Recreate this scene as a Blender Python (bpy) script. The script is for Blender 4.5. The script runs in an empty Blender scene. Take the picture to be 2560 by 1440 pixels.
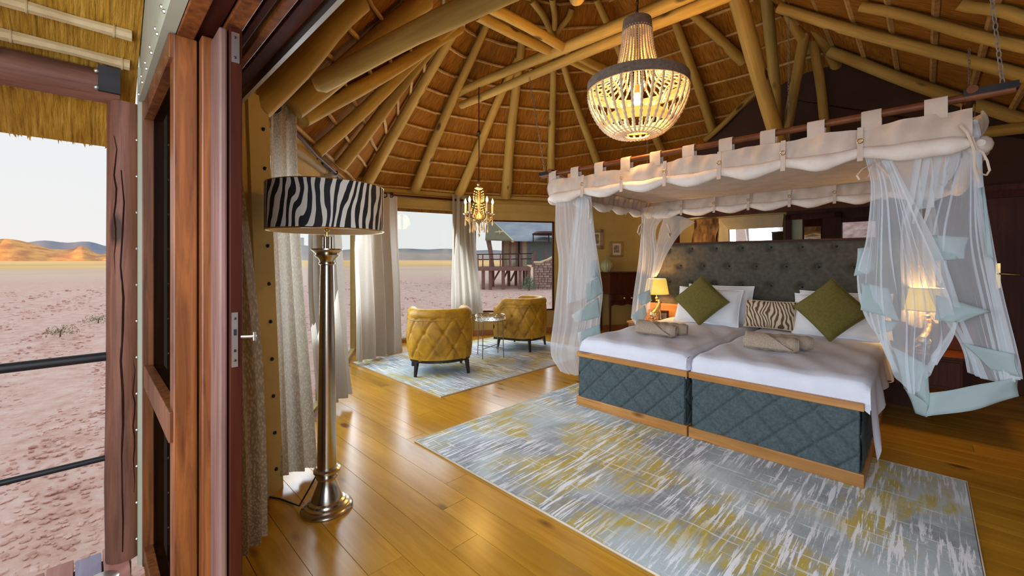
import bpy, math, random
import numpy as np
from mathutils import Vector as V, Matrix

random.seed(7)
RNG = np.random.default_rng(7)
SC = bpy.context.scene
COL = SC.collection
PI = math.pi
FPX, CU, CV, CH = 1045.0, 1280.0, 650.0, 1.35

# ------------------------------------------------------------------ camera, world, lights, exposure
cam_d = bpy.data.cameras.new('camera')
cam = bpy.data.objects.new('camera', cam_d)
COL.objects.link(cam)
cam.location = (0, 0, CH)
cam.rotation_euler = (PI / 2, 0, 0)
cam_d.sensor_width = 36
cam_d.lens = 36 * FPX / 2560
cam_d.shift_y = -(720 - CV) / 2560
cam_d.clip_start = 0.02
cam_d.clip_end = 5000
SC.camera = cam
SC.view_settings.view_transform = 'Standard'
SC.view_settings.look = 'None'
SC.view_settings.gamma = 1
SC.view_settings.use_curve_mapping = False
SC.view_settings.exposure = 0.0

W = bpy.data.worlds.new('world')
SC.world = W
W.use_nodes = True
wn = W.node_tree
wn.nodes.clear()
_o = wn.nodes.new('ShaderNodeOutputWorld')
_b = wn.nodes.new('ShaderNodeBackground')
_t = wn.nodes.new('ShaderNodeTexCoord')
_s = wn.nodes.new('ShaderNodeSeparateXYZ')
_r = wn.nodes.new('ShaderNodeValToRGB')
wn.links.new(_t.outputs['Generated'], _s.inputs[0])
wn.links.new(_s.outputs['Z'], _r.inputs[0])
_r.color_ramp.elements[0].position = 0.0
_r.color_ramp.elements[0].color = (.90, .885, .86, 1)
_r.color_ramp.elements[1].position = 0.6
_r.color_ramp.elements[1].color = (.78, .87, .97, 1)
wn.links.new(_r.outputs[0], _b.inputs[0])
_b.inputs[1].default_value = 1.0
wn.links.new(_b.outputs[0], _o.inputs[0])

CT, ST = 0.712, 0.702
ROOM_ROT = -math.atan2(ST, CT)


def RB(r, b, z=0.0):
    """room coordinates (r along the foot of the bed, b towards its head) to world"""
    return V((r * CT + b * ST, -r * ST + b * CT, z))


def P(u, v, Y):
    return V(((u - CU) / FPX * Y, Y, CH + (CV - v) / FPX * Y))


def lamp(name, kind, loc, power, col, size=0.05, rot=None, sy=None):
    d = bpy.data.lights.new(name, kind)
    d.energy = power
    d.color = col
    if kind == 'AREA':
        d.shape = 'RECTANGLE'
        d.size = size
        d.size_y = sy or size
    else:
        d.shadow_soft_size = size
    o = bpy.data.objects.new(name, d)
    o.location = loc
    if rot:
        o.rotation_euler = rot
    COL.objects.link(o)
    return o


WARM = (1.0, .58, .17)
# first low sun behind the camera: an added unseen ridge keeps the lodge in shade, the far plain and hills are lit
_sun = lamp('low_sun', 'SUN', (0, -50, 60), 8.5, (1.0, .56, .20), .01)
_sun.rotation_euler = V((.42, 1, -.055)).to_track_quat('-Z', 'Z').to_euler()
_sun.data.angle = .009
# added area lamp boosting the daylight from the open door behind the camera
_dl = lamp('door_daylight_boost', 'AREA', RB(-.1, -.75, 1.45), 120, (.74, .86, 1.0), 2.6, None, 2.1)
_dl.rotation_euler = (RB(-.25, 1, -.34) ).to_track_quat('-Z', 'Z').to_euler()
# added area lamps boosting the daylight at the big windows of the apse
for _i, (_a, _c, _e) in enumerate((((-1.72, 3.2), (1, -.15), 32), ((-2.12, 4.9), (1, -.1), 46), ((-1.3, 7.0), (.5, -1), 40), ((.1, 7.45), (.1, -1), 24))):
    _w = lamp('window_daylight_boost', 'AREA', (_a[0], _a[1], 1.25), _e, (.78, .88, 1.0), 1.1, None, 1.6)
    _w.rotation_euler = V((_c[0], _c[1], -.15)).to_track_quat('-Z', 'Z').to_euler()

# ------------------------------------------------------------------ node helpers
def newmat(name):
    m = bpy.data.materials.new(name)
    m.use_nodes = True
    nt = m.node_tree
    return m, nt, nt.nodes['Principled BSDF'], nt.nodes['Material Output']


class NT:
    def __init__(s, nt):
        s.nt = nt

    def n(s, t, **kw):
        x = s.nt.nodes.new('ShaderNode' + t)
        for k, val in kw.items():
            if k.startswith('_'):
                setattr(x, k[1:], val)
            else:
                key = int(k[1:]) if k[0] == 'i' and k[1:].isdigit() else k.replace('__', ' ')
                inp = x.inputs[key]
                if hasattr(val, 'is_output') or isinstance(val, bpy.types.NodeSocket):
                    s.nt.links.new(val, inp)
                else:
                    inp.default_value = val
        return x

    def coord(s, kind='Object', scale=(1, 1, 1), rot=(0, 0, 0), loc=(0, 0, 0)):
        t = s.n('TexCoord')
        m = s.n('Mapping')
        s.nt.links.new(t.outputs[kind], m.inputs['Vector'])
        m.inputs['Scale'].default_value = scale
        m.inputs['Rotation'].default_value = rot
        m.inputs['Location'].default_value = loc
        return m.outputs[0]

    def noise(s, vec, scale=5, detail=4, rough=.5, dist=0):
        return s.n('TexNoise', Vector=vec, Scale=scale, Detail=detail, Roughness=rough, Distortion=dist).outputs['Fac']

    def ramp(s, fac, stops):
        r = s.n('ValToRGB', Fac=fac)
        e = r.color_ramp.elements
        while len(e) < len(stops):
            e.new(.5)
        for i, (p, c) in enumerate(stops):
            e[i].position = p
            e[i].color = (c[0], c[1], c[2], 1) if hasattr(c, '__len__') else (c, c, c, 1)
        return r.outputs['Color']

    def mix(s, fac, a, b, mode='MIX'):
        x = s.nt.nodes.new('ShaderNodeMix')
        x.data_type = 'RGBA'
        x.blend_type = mode
        for k, val in ((0, fac), (6, a), (7, b)):
            if isinstance(val, bpy.types.NodeSocket):
                s.nt.links.new(val, x.inputs[k])
            elif k == 0:
                x.inputs[k].default_value = val
            else:
                x.inputs[k].default_value = (val[0], val[1], val[2], 1)
        return x.outputs[2]

    def math(s, op, a, b=0.0, c=0.0):
        x = s.nt.nodes.new('ShaderNodeMath')
        x.operation = op
        for k, val in ((0, a), (1, b), (2, c)):
            if isinstance(val, bpy.types.NodeSocket):
                s.nt.links.new(val, x.inputs[k])
            else:
                x.inputs[k].default_value = val
        return x.outputs[0]

    def bump(s, h, strength=.3, dist=.01):
        return s.n('Bump', Height=h, Strength=strength, Distance=dist).outputs[0]


def simple(name, a, b=None, rough=.6, metal=0, scale=(1, 1, 1), ns=6, detail=5, bump=0, bd=.01, coord='Object', lo=.35, hi=.65, sheen=0, spec=None, rnd=0, coat=0):
    m, nt, p, o = newmat(name)
    q = NT(nt)
    b = b or a
    f = q.noise(q.coord(coord, scale), ns, detail, .55)
    c = q.ramp(f, [(lo, a), (hi, b)])
    if rnd:
        oi = q.n('ObjectInfo')
        k = q.math('MULTIPLY_ADD', oi.outputs['Random'], rnd * 2, 1 - rnd)
        hsv = q.n('HueSaturation', Color=c, Value=k)
        c = hsv.outputs[0]
    nt.links.new(c, p.inputs['Base Color'])
    p.inputs['Roughness'].default_value = rough
    p.inputs['Metallic'].default_value = metal
    if bump:
        nt.links.new(q.bump(f, bump, bd), p.inputs['Normal'])
    if sheen:
        p.inputs['Sheen Weight'].default_value = sheen
        p.inputs['Sheen Tint'].default_value = (b[0], b[1], b[2], 1)
    if spec is not None:
        p.inputs['Specular IOR Level'].default_value = spec
    if coat:
        p.inputs['Coat Weight'].default_value = coat
        p.inputs['Coat Roughness'].default_value = .15
    return m


def wood(name, a, b, knot=(.05, .02, .01), axis=2, rough=.4, gs=3, bump=.1, rnd=.12, spec=.4, knots=True):
    """grain stretched along one axis, dark knots"""
    m, nt, p, o = newmat(name)
    q = NT(nt)
    sc = [16, 16, 16]
    sc[axis] = 1.1
    oi = q.n('ObjectInfo')
    off = q.n('CombineXYZ', X=q.math('MULTIPLY', oi.outputs['Random'], 37.0), Y=q.math('MULTIPLY', oi.outputs['Random'], 17.0), Z=q.math('MULTIPLY', oi.outputs['Random'], 53.0)).outputs[0]
    va = q.nt.nodes.new('ShaderNodeVectorMath')
    va.operation = 'ADD'
    t = q.n('TexCoord')
    nt.links.new(t.outputs['Object'], va.inputs[0])
    nt.links.new(off, va.inputs[1])
    mp = q.n('Mapping', Vector=va.outputs[0])
    mp.inputs['Scale'].default_value = sc
    g = q.noise(mp.outputs[0], gs, 6, .6, .6)
    c = q.ramp(g, [(.3, a), (.7, b)])
    mp2 = q.n('Mapping', Vector=va.outputs[0])
    s2 = [3, 3, 3]
    s2[axis] = .8
    mp2.inputs['Scale'].default_value = s2
    big = q.noise(mp2.outputs[0], 1.5, 2)
    c = q.mix(q.ramp(big, [(.42, 0), (.72, .55)]), c, tuple(x * .55 for x in a))
    if knots:
        mp3 = q.n('Mapping', Vector=va.outputs[0])
        s3 = [4.6, 4.6, 4.6]
        s3[axis] = 1.9
        mp3.inputs['Scale'].default_value = s3
        vo = q.n('TexVoronoi', Vector=mp3.outputs[0], Scale=1.0)
        k = q.ramp(vo.outputs['Distance'], [(.09, 1), (.16, 0)])
        c = q.mix(q.math('MULTIPLY', k, .85), c, knot)
    hsv = q.n('HueSaturation', Color=c, Value=q.math('MULTIPLY_ADD', oi.outputs['Random'], rnd * 2, 1 - rnd))
    nt.links.new(hsv.outputs[0], p.inputs['Base Color'])
    p.inputs['Roughness'].default_value = rough
    p.inputs['Specular IOR Level'].default_value = spec
    nt.links.new(q.bump(g, bump, .004), p.inputs['Normal'])
    return m


MT = {}
MT['log'] = wood('log_wood', (.37, .225, .045), (.50, .335, .085), (.03, .014, .005), 2, .65, 2, .25, .14, .2)
MT['bamboo'] = simple('pale_bamboo', (.44, .31, .14), (.58, .43, .22), .7, 0, (4, 4, 4), 3)
MT['lath'] = simple('lath_wood', (.34, .19, .05), (.52, .31, .10), .75, 0, (6, 6, 6), 3, bump=.3, rnd=.2)
MT['floor'] = wood('pine_floor', (.43, .195, .011), (.58, .30, .028), (.11, .035, .006), 0, .22, 1.6, .05, .09, .5)
MT['door'] = wood('teak_door', (.085, .022, .006), (.27, .082, .017), (.04, .012, .005), 2, .35, 2.6, .15, .12, .45, True)
MT['doorpale'] = wood('pale_teak', (.15, .068, .052), (.26, .14, .11), (.1, .05, .03), 2, .5, 2, .12, .05, .35, False)  # paler teak for one of the folded door leaves
MT['doordark'] = wood('dark_teak', (.036, .0055, .002), (.066, .012, .004), (.03, .01, .005), 2, .5, 2, .1, .05, .15, False)
MT['beam'] = wood('dark_beam', (.13, .05, .025), (.24, .10, .055), (.03, .01, .01), 1, .6, 2, .3, .05, .3)
MT['post'] = wood('post_wood', (.11, .04, .022), (.27, .11, .065), (.03, .012, .008), 2, .6, 2, .45, .05, .3)
MT['bedwood'] = wood('bed_wood', (.42, .17, .04), (.60, .29, .085), (.12, .04, .01), 0, .4, 2.2, .08, .05, .4, True)
MT['bedwoody'] = wood('bed_wood_side', (.30, .11, .03), (.42, .17, .05), (.12, .04, .01), 1, .4, 2.2, .08, .05, .4, False)
MT['darkwood'] = wood('dark_brown_wood', (.05, .012, .005), (.10, .026, .010), (.02, .006, .004), 2, .5, 2, .1, .08, .18, False)
MT['brownwall'] = simple('brown_wall', (.034, .010, .003), (.046, .014, .004), .8, 0, (1, 1, 1), 3)
MT['canvas'] = simple('khaki_canvas', (.40, .28, .085), (.47, .34, .11), .8, 0, (1, 1, 1), 2.5, bump=.05)
MT['sage'] = simple('sage_canvas', (.33, .325, .22), (.38, .375, .27), .75, 0, (1, 1, 1), 2, bump=.05)
MT['black'] = simple('black_lacquer', (.012, .01, .009), (.02, .016, .014), .35)
MT['iron'] = simple('black_iron', (.02, .02, .02), (.035, .03, .03), .5, .6)
MT['steel'] = simple('brushed_steel', (.62, .60, .56), (.70, .68, .64), .35, 1.0)
MT['brass'] = simple('old_brass', (.55, .38, .12), (.7, .5, .2), .3, 1.0)
MT['silver'] = simple('polished_pewter', (.50, .45, .37), (.60, .55, .46), .24, 1.0, (3, 3, 1), 4)
MT['linen'] = simple('white_linen', (.70, .715, .79), (.75, .765, .84), .85, 0, (1, 1, 1), 7, bump=.25, bd=.012)
MT['pillow'] = simple('white_cotton', (.80, .80, .81), (.84, .84, .85), .85, 0, (1, 1, 1), 9, bump=.2)
MT['cotton'] = simple('cream_cotton', (.52, .41, .32), (.62, .50, .40), .85, 0, (1, 1, 1), 8, bump=.3)
MT['rolled'] = simple('rolled_net_cloth', (.68, .59, .51), (.78, .70, .62), .85, 0, (1, 1, 1), 9, bump=.4)
MT['rodwood'] = simple('reddish_rod_wood', (.12, .035, .012), (.18, .06, .02), .45, 0, (3, 3, 3), 3, spec=.25)
MT['cleft'] = simple('dark_wood_crack', (.018, .007, .004), (.03, .012, .007), .95, spec=.03)
MT['slate'] = simple('slate_upholstery', (.046, .066, .072), (.078, .104, .108), .85, 0, (1, 1, 1), 60, 8, bump=.15, sheen=.15)
MT['head'] = simple('charcoal_headboard', (.056, .050, .034), (.088, .080, .056), .8, 0, (1, 1, 1), 24, 8, bump=.12, sheen=.2)
MT['olive'] = simple('olive_cushion_fabric', (.135, .108, .018), (.175, .142, .028), .95, 0, (1, 1, 1), 60, 4, bump=.3, sheen=.2)
MT['towel'] = simple('taupe_towelling', (.36, .27, .195), (.50, .39, .29), .95, 0, (1, 1, 1), 120, 5, bump=.8, bd=.006)
MT['rope'] = simple('jute_bead', (.62, .50, .34), (.76, .64, .46), .8, 0, (1, 1, 1), 40)
MT['burlap'] = simple('grey_burlap', (.16, .13, .10), (.25, .205, .16), .9, 0, (1, 1, 1), 40, 6, bump=.4)
MT['plank1'] = wood('deck_red', (.33, .13, .10), (.46, .21, .17), (.1, .03, .03), 0, .5, 2, .2, .1, .3, False)
MT['plank2'] = wood('deck_grey', (.24, .20, .26), (.33, .28, .36), (.1, .08, .1), 0, .5, 2, .2, .1, .3, False)
MT['cactus'] = simple('green_ceramic', (.33, .34, .16), (.45, .44, .24), .35)
MT['gilt'] = simple('bronze_gilt', (.40, .30, .15), (.62, .50, .28), .35, .9, (1, 1, 1), 30)
MT['matboard'] = simple('cream_mat', (.62, .55, .42), (.66, .58, .45), .8)
MT['framegrey'] = simple('driftwood_frame', (.25, .18, .11), (.36, .27, .17), .7, 0, (1, 1, 8), 6)
MT['framegold'] = simple('gold_frame', (.30, .17, .05), (.42, .26, .08), .5, .2, (1, 1, 8), 6)
MT['mirrorframe'] = simple('pale_mirror_frame', (.50, .40, .25), (.58, .48, .31), .6, 0, (1, 1, 1), 5, bump=.1)
MT['mirror'] = simple('mirror_glass', (.9, .9, .88), None, .02, 1.0)
MT['shrub'] = simple('dry_shrub_leaf', (.17, .20, .10), (.28, .30, .17), .9)
MT['stonewall'] = simple('stone_masonry', (.32, .20, .17), (.46, .32, .28), .9, 0, (1, 1, 1), 3, bump=.3, rnd=.25)
MT['cabinroof'] = simple('grey_tent_roof', (.30, .32, .37), (.42, .44, .49), .8, 0, (1, 1, 1), .8)
MT['cabinunder'] = simple('cabin_roof_underside', (.17, .14, .075), (.24, .20, .11), .9)
MT['cabinwood'] = simple('cabin_timber', (.22, .10, .08), (.30, .15, .12), .7)
MT['cabinwall'] = simple('grey_green_tent_wall', (.17, .21, .20), (.20, .24, .23), .8)
MT['cabincurtain'] = simple('cabin_curtain', (.85, .55, .30), (.95, .80, .62), .8, 0, (8, 8, .4), 2)  # orange glow of the low sun is put into the cloth colour
MT['cream'] = simple('cream_shade', (.75, .62, .38), (.8, .66, .42), .8)


def thatch_mat(name, a, b, dark):
    m, nt, p, o = newmat(name)
    q = NT(nt)
    v1 = q.coord('UV', (75, 5, 1))
    f = q.noise(v1, 1.0, 6, .65, .3)
    v2 = q.coord('UV', (3, 2, 1))
    g = q.noise(v2, 1.4, 3)
    c = q.ramp(f, [(.28, dark), (.48, a), (.72, b)])
    c = q.mix(q.ramp(g, [(.35, 0), (.75, .45)]), c, dark)
    nt.links.new(c, p.inputs['Base Color'])
    p.inputs['Roughness'].default_value = .85
    p.inputs['Specular IOR Level'].default_value = .15
    nt.links.new(q.bump(f, .9, .03), p.inputs['Normal'])
    return m


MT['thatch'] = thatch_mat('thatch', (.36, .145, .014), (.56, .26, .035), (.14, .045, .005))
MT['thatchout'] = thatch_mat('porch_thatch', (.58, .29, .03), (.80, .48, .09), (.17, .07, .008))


def curtain_mat(name, lo, hi, strong):
    m, nt, p, o = newmat(name)
    q = NT(nt)
    vo = q.n('TexVoronoi', Vector=q.coord('UV', (95, 62, 1)), Scale=1.0)
    k = q.ramp(vo.outputs['Distance'], [(.25, 1), (.6, 0)])
    c = q.mix(q.math('MULTIPLY', k, strong), lo, hi)
    nt.links.new(c, p.inputs['Base Color'])
    p.inputs['Roughness'].default_value = .6
    p.inputs['Sheen Weight'].default_value = .2
    nt.links.new(q.bump(k, .35 * strong, .003), p.inputs['Normal'])
    tr = q.n('BsdfTranslucent', Color=(.60, .54, .45, 1))
    mx = q.n('MixShader', Fac=.25)
    nt.links.new(p.outputs[0], mx.inputs[1])
    nt.links.new(tr.outputs[0], mx.inputs[2])
    nt.links.new(mx.outputs[0], o.inputs[0])
    return m


MT['curtain'] = curtain_mat('scaled_curtain_fabric', (.33, .245, .14), (.66, .53, .34), 1.0)
MT['curtainplain'] = curtain_mat('plain_curtain_fabric', (.37, .325, .265), (.44, .39, .325), .5)


def sheer_mat(name, alpha, col):
    m, nt, p, o = newmat(name)
    q = NT(nt)
    p.inputs['Base Color'].default_value = (*col, 1)
    p.inputs['Roughness'].default_value = .9
    p.inputs['Specular IOR Level'].default_value = .1
    tl = q.n('BsdfTranslucent', Color=(*col, 1))
    m1 = q.n('MixShader', Fac=.4)
    nt.links.new(p.outputs[0], m1.inputs[1])
    nt.links.new(tl.outputs[0], m1.inputs[2])
    tp = q.n('BsdfTransparent')
    lw = q.n('LayerWeight', Blend=.35)
    f = q.math('MULTIPLY_ADD', lw.outputs['Facing'], .40, alpha)
    f = q.math('MINIMUM', f, 1.0)
    m2 = q.n('MixShader', Fac=f)
    nt.links.new(tp.outputs[0], m2.inputs[1])
    nt.links.new(m1.outputs[0], m2.inputs[2])
    nt.links.new(m2.outputs[0], o.inputs[0])
    return m


MT['net'] = sheer_mat('mosquito_net', .44, (.84, .88, .92))
MT['netdense'] = sheer_mat('gathered_net', .52, (.86, .86, .86))
MT['hem'] = sheer_mat('net_hem_band', .90, (.56, .67, .67))


def glass_mat(name='window_glass', tint=(.95, .97, .97), fac=.008):
    m, nt, p, o = newmat(name)
    q = NT(nt)
    nt.nodes.remove(p)
    tp = q.n('BsdfTransparent', Color=(*tint, 1))
    gl = q.n('BsdfGlossy', Roughness=.02)
    mx = q.n('MixShader', Fac=fac)
    nt.links.new(tp.outputs[0], mx.inputs[1])
    nt.links.new(gl.outputs[0], mx.inputs[2])
    nt.links.new(mx.outputs[0], o.inputs[0])
    return m


MT['glass'] = glass_mat()
MT['doorglass'] = glass_mat('painted_reflection_glass', (.30, .24, .18), .06)  # brown tint paints a dark reflection into the door panes
MT['crystal'] = simple('amber_crystal', (.75, .5, .2), (.9, .7, .38), .12, 0, spec=.9)


def emit_mat(name, col, st):
    m, nt, p, o = newmat(name)
    p.inputs['Base Color'].default_value = (*col, 1)
    p.inputs['Emission Color'].default_value = (*col, 1)
    p.inputs['Emission Strength'].default_value = st
    return m


MT['bulb'] = emit_mat('glowing_bulb', (1.0, .72, .30), 14)
MT['flame'] = emit_mat('candle_bulb_glow', (1.0, .74, .34), 10)
MT['litshade'] = emit_mat('lit_lampshade', (1.0, .66, .12), .62)
MT['litbowl'] = emit_mat('lit_inner_shade', (1.0, .60, .16), .55)


def velvet_mat():
    m, nt, p, o = newmat('mustard_velvet')
    q = NT(nt)
    f = q.noise(q.coord('Object', (1, 1, 1)), 7, 6, .6, .6)
    c = q.ramp(f, [(.3, (.20, .085, .002)), (.5, (.40, .20, .004)), (.72, (.52, .285, .010))])
    nt.links.new(c, p.inputs['Base Color'])
    p.inputs['Roughness'].default_value = .55
    p.inputs['Sheen Weight'].default_value = .45
    p.inputs['Sheen Tint'].default_value = (.95, .60, .08, 1)
    return m


MT['velvet'] = velvet_mat()


def stripes_mat(name, light, dark, scale, dist, dscale, lo, hi, rough=.6, rot=0, detail=2.0, squash=1.0):
    m, nt, p, o = newmat(name)
    q = NT(nt)
    w = q.n('TexWave', Vector=q.coord('UV', (1, squash, 1), (0, 0, rot)), Scale=scale, Distortion=dist, Detail=detail)
    w.inputs['Detail Scale'].default_value = dscale
    w.inputs['Detail Roughness'].default_value = .35
    w.bands_direction = 'X'
    c = q.ramp(w.outputs['Fac'], [(lo, dark), (hi, light)])
    nt.links.new(c, p.inputs['Base Color'])
    p.inputs['Roughness'].default_value = rough
    return m, nt, p, o, q, c


def zebra(name, light, dark, period, freq, amp, lean, lo, hi, rough):
    m, nt, p, o = newmat(name)
    q = NT(nt)
    v = q.coord('UV')
    sp = q.n('SeparateXYZ', Vector=v)
    n1 = q.noise(q.coord('UV', (freq[0], freq[1], 1)), 1.0, 1.5, .4, .4)
    n2 = q.noise(q.coord('UV', (freq[0] * 3.2, freq[1] * 2.6, 1), loc=(4, 2, 0)), 1.0, 1, .4)
    ph = q.math('MULTIPLY_ADD', sp.outputs[0], 2 * PI / period, q.math('MULTIPLY', n1, amp))
    ph = q.math('ADD', ph, q.math('MULTIPLY', n2, amp * .16))
    ph = q.math('MULTIPLY_ADD', sp.outputs[1], lean, ph)
    c = q.ramp(q.math('MULTIPLY_ADD', q.math('SINE', ph), .5, .5), [(lo, dark), (hi, light)])
    nt.links.new(c, p.inputs['Base Color'])
    p.inputs['Roughness'].default_value = rough
    return m


MT['zebra'] = zebra('zebra_print', (.72, .69, .60), (.008, .007, .008), .044, (7.0, 3.2), 20, -20, .50, .58, .75)
MT['zebracushion'] = zebra('brown_zebra_velvet', (.66, .55, .38), (.12, .055, .025), .034, (5.5, 5.0), 34, 30, .30, .62, .7)


def rug_mat():
    m, nt, p, o = newmat('abstract_rug')
    q = NT(nt)
    big = q.noise(q.coord('Object', (.9, 1.1, 1), loc=(3.1, .4, 0)), 1.1, 3, .55, .4)
    base = q.ramp(big, [(.30, (.60, .67, .70)), (.45, (.42, .51, .55)), (.58, (.24, .26, .29)), (.70, (.50, .58, .60))])
    fine = q.noise(q.coord('Object', (26, 7, 1)), 3.0, 6, .7)
    base = q.mix(q.ramp(fine, [(.4, 0), (.7, .35)]), base, (.55, .58, .58))
    ymask = q.noise(q.coord('Object', (1.0, 1.0, 1), loc=(1.35, 2.2, 0)), 1.5, 3, .6, .5)
    ybreak = q.noise(q.coord('Object', (14, 2.6, 1)), 1.6, 5, .7, .3)
    ym = q.math('MULTIPLY', q.ramp(ymask, [(.46, 0), (.55, 1)]), q.ramp(ybreak, [(.38, .15), (.56, 1)]))
    c = q.mix(q.math('MULTIPLY', ym, .85), base, (.50, .38, .03))
    st = q.noise(q.coord('Object', (21, 1.3, 1), loc=(.3, .7, 0)), 2.2, 6, .68, .35)
    sm = q.noise(q.coord('Object', (1.5, 1.2, 1), loc=(5, 9, 0)), 1.3, 2)
    thr = q.math('MULTIPLY', q.ramp(st, [(.515, 0), (.56, 1)]), q.ramp(sm, [(.36, .12), (.52, 1)]))
    c = q.mix(q.math('MULTIPLY', thr, .9), c, (.82, .86, .92))
    st2 = q.noise(q.coord('Object', (1.6, 24, 1), loc=(2, 4, 0)), 1.9, 4, .6, .4)
    c = q.mix(q.math('MULTIPLY', q.ramp(st2, [(.60, 0), (.645, 1)]), .75), c, (.74, .77, .80))
    nt.links.new(c, p.inputs['Base Color'])
    p.inputs['Roughness'].default_value = .95
    p.inputs['Specular IOR Level'].default_value = .1
    pile = q.noise(q.coord('Object', (1, 1, 1)), 220, 2)
    nt.links.new(q.bump(pile, .4, .004), p.inputs['Normal'])
    return m


MT['rug'] = rug_mat()
MT['rugedge'] = simple('rug_binding', (.55, .47, .36), (.62, .54, .42), .9)


def ground_mat():
    m, nt, p, o = newmat('desert_gravel')
    q = NT(nt)
    geo = q.n('NewGeometry')
    ln = q.nt.nodes.new('ShaderNodeVectorMath')
    ln.operation = 'LENGTH'
    nt.links.new(geo.outputs['Position'], ln.inputs[0])
    d = ln.outputs['Value']
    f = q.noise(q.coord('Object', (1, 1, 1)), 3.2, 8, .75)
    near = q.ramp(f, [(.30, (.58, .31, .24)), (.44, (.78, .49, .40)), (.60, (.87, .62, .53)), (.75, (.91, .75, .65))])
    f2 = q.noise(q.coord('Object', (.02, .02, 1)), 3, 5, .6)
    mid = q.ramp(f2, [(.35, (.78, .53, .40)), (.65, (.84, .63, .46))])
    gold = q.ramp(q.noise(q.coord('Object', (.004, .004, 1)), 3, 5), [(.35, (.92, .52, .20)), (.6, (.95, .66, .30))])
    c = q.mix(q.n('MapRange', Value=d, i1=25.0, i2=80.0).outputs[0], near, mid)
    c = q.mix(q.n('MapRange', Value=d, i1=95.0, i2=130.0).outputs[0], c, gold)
    nt.links.new(c, p.inputs['Base Color'])
    p.inputs['Roughness'].default_value = .95
    p.inputs['Specular IOR Level'].default_value = .05
    nt.links.new(q.bump(f, .6, .06), p.inputs['Normal'])
    return m


MT['ground'] = ground_mat()
MT['stone'] = simple('red_gravel_stone', (.55, .28, .22), (.90, .67, .58), .95, 0, (1, 1, 1), 2.1, bump=.2)
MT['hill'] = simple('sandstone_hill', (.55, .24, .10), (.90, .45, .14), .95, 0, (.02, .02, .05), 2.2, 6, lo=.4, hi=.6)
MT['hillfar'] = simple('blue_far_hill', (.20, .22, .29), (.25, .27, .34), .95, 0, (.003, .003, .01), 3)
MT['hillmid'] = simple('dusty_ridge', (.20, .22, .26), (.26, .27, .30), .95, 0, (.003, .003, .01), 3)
MT['rockslope'] = simple('pink_rock_slope', (.40, .22, .19), (.72, .52, .48), .95, 0, (.6, 3, 3), 2.5, 6, bump=.5, bd=.05)
MT['rockart'] = simple('weathered_root_panel', (.08, .035, .012), (.40, .22, .08), .8, 0, (3, 3, 1.2), 3, 8, bump=.8, bd=.03)
MT['gray_photo'] = simple('grey_print', (.10, .08, .06), (.36, .30, .24), .6, 0, (1, 1, 1), 22)

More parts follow.
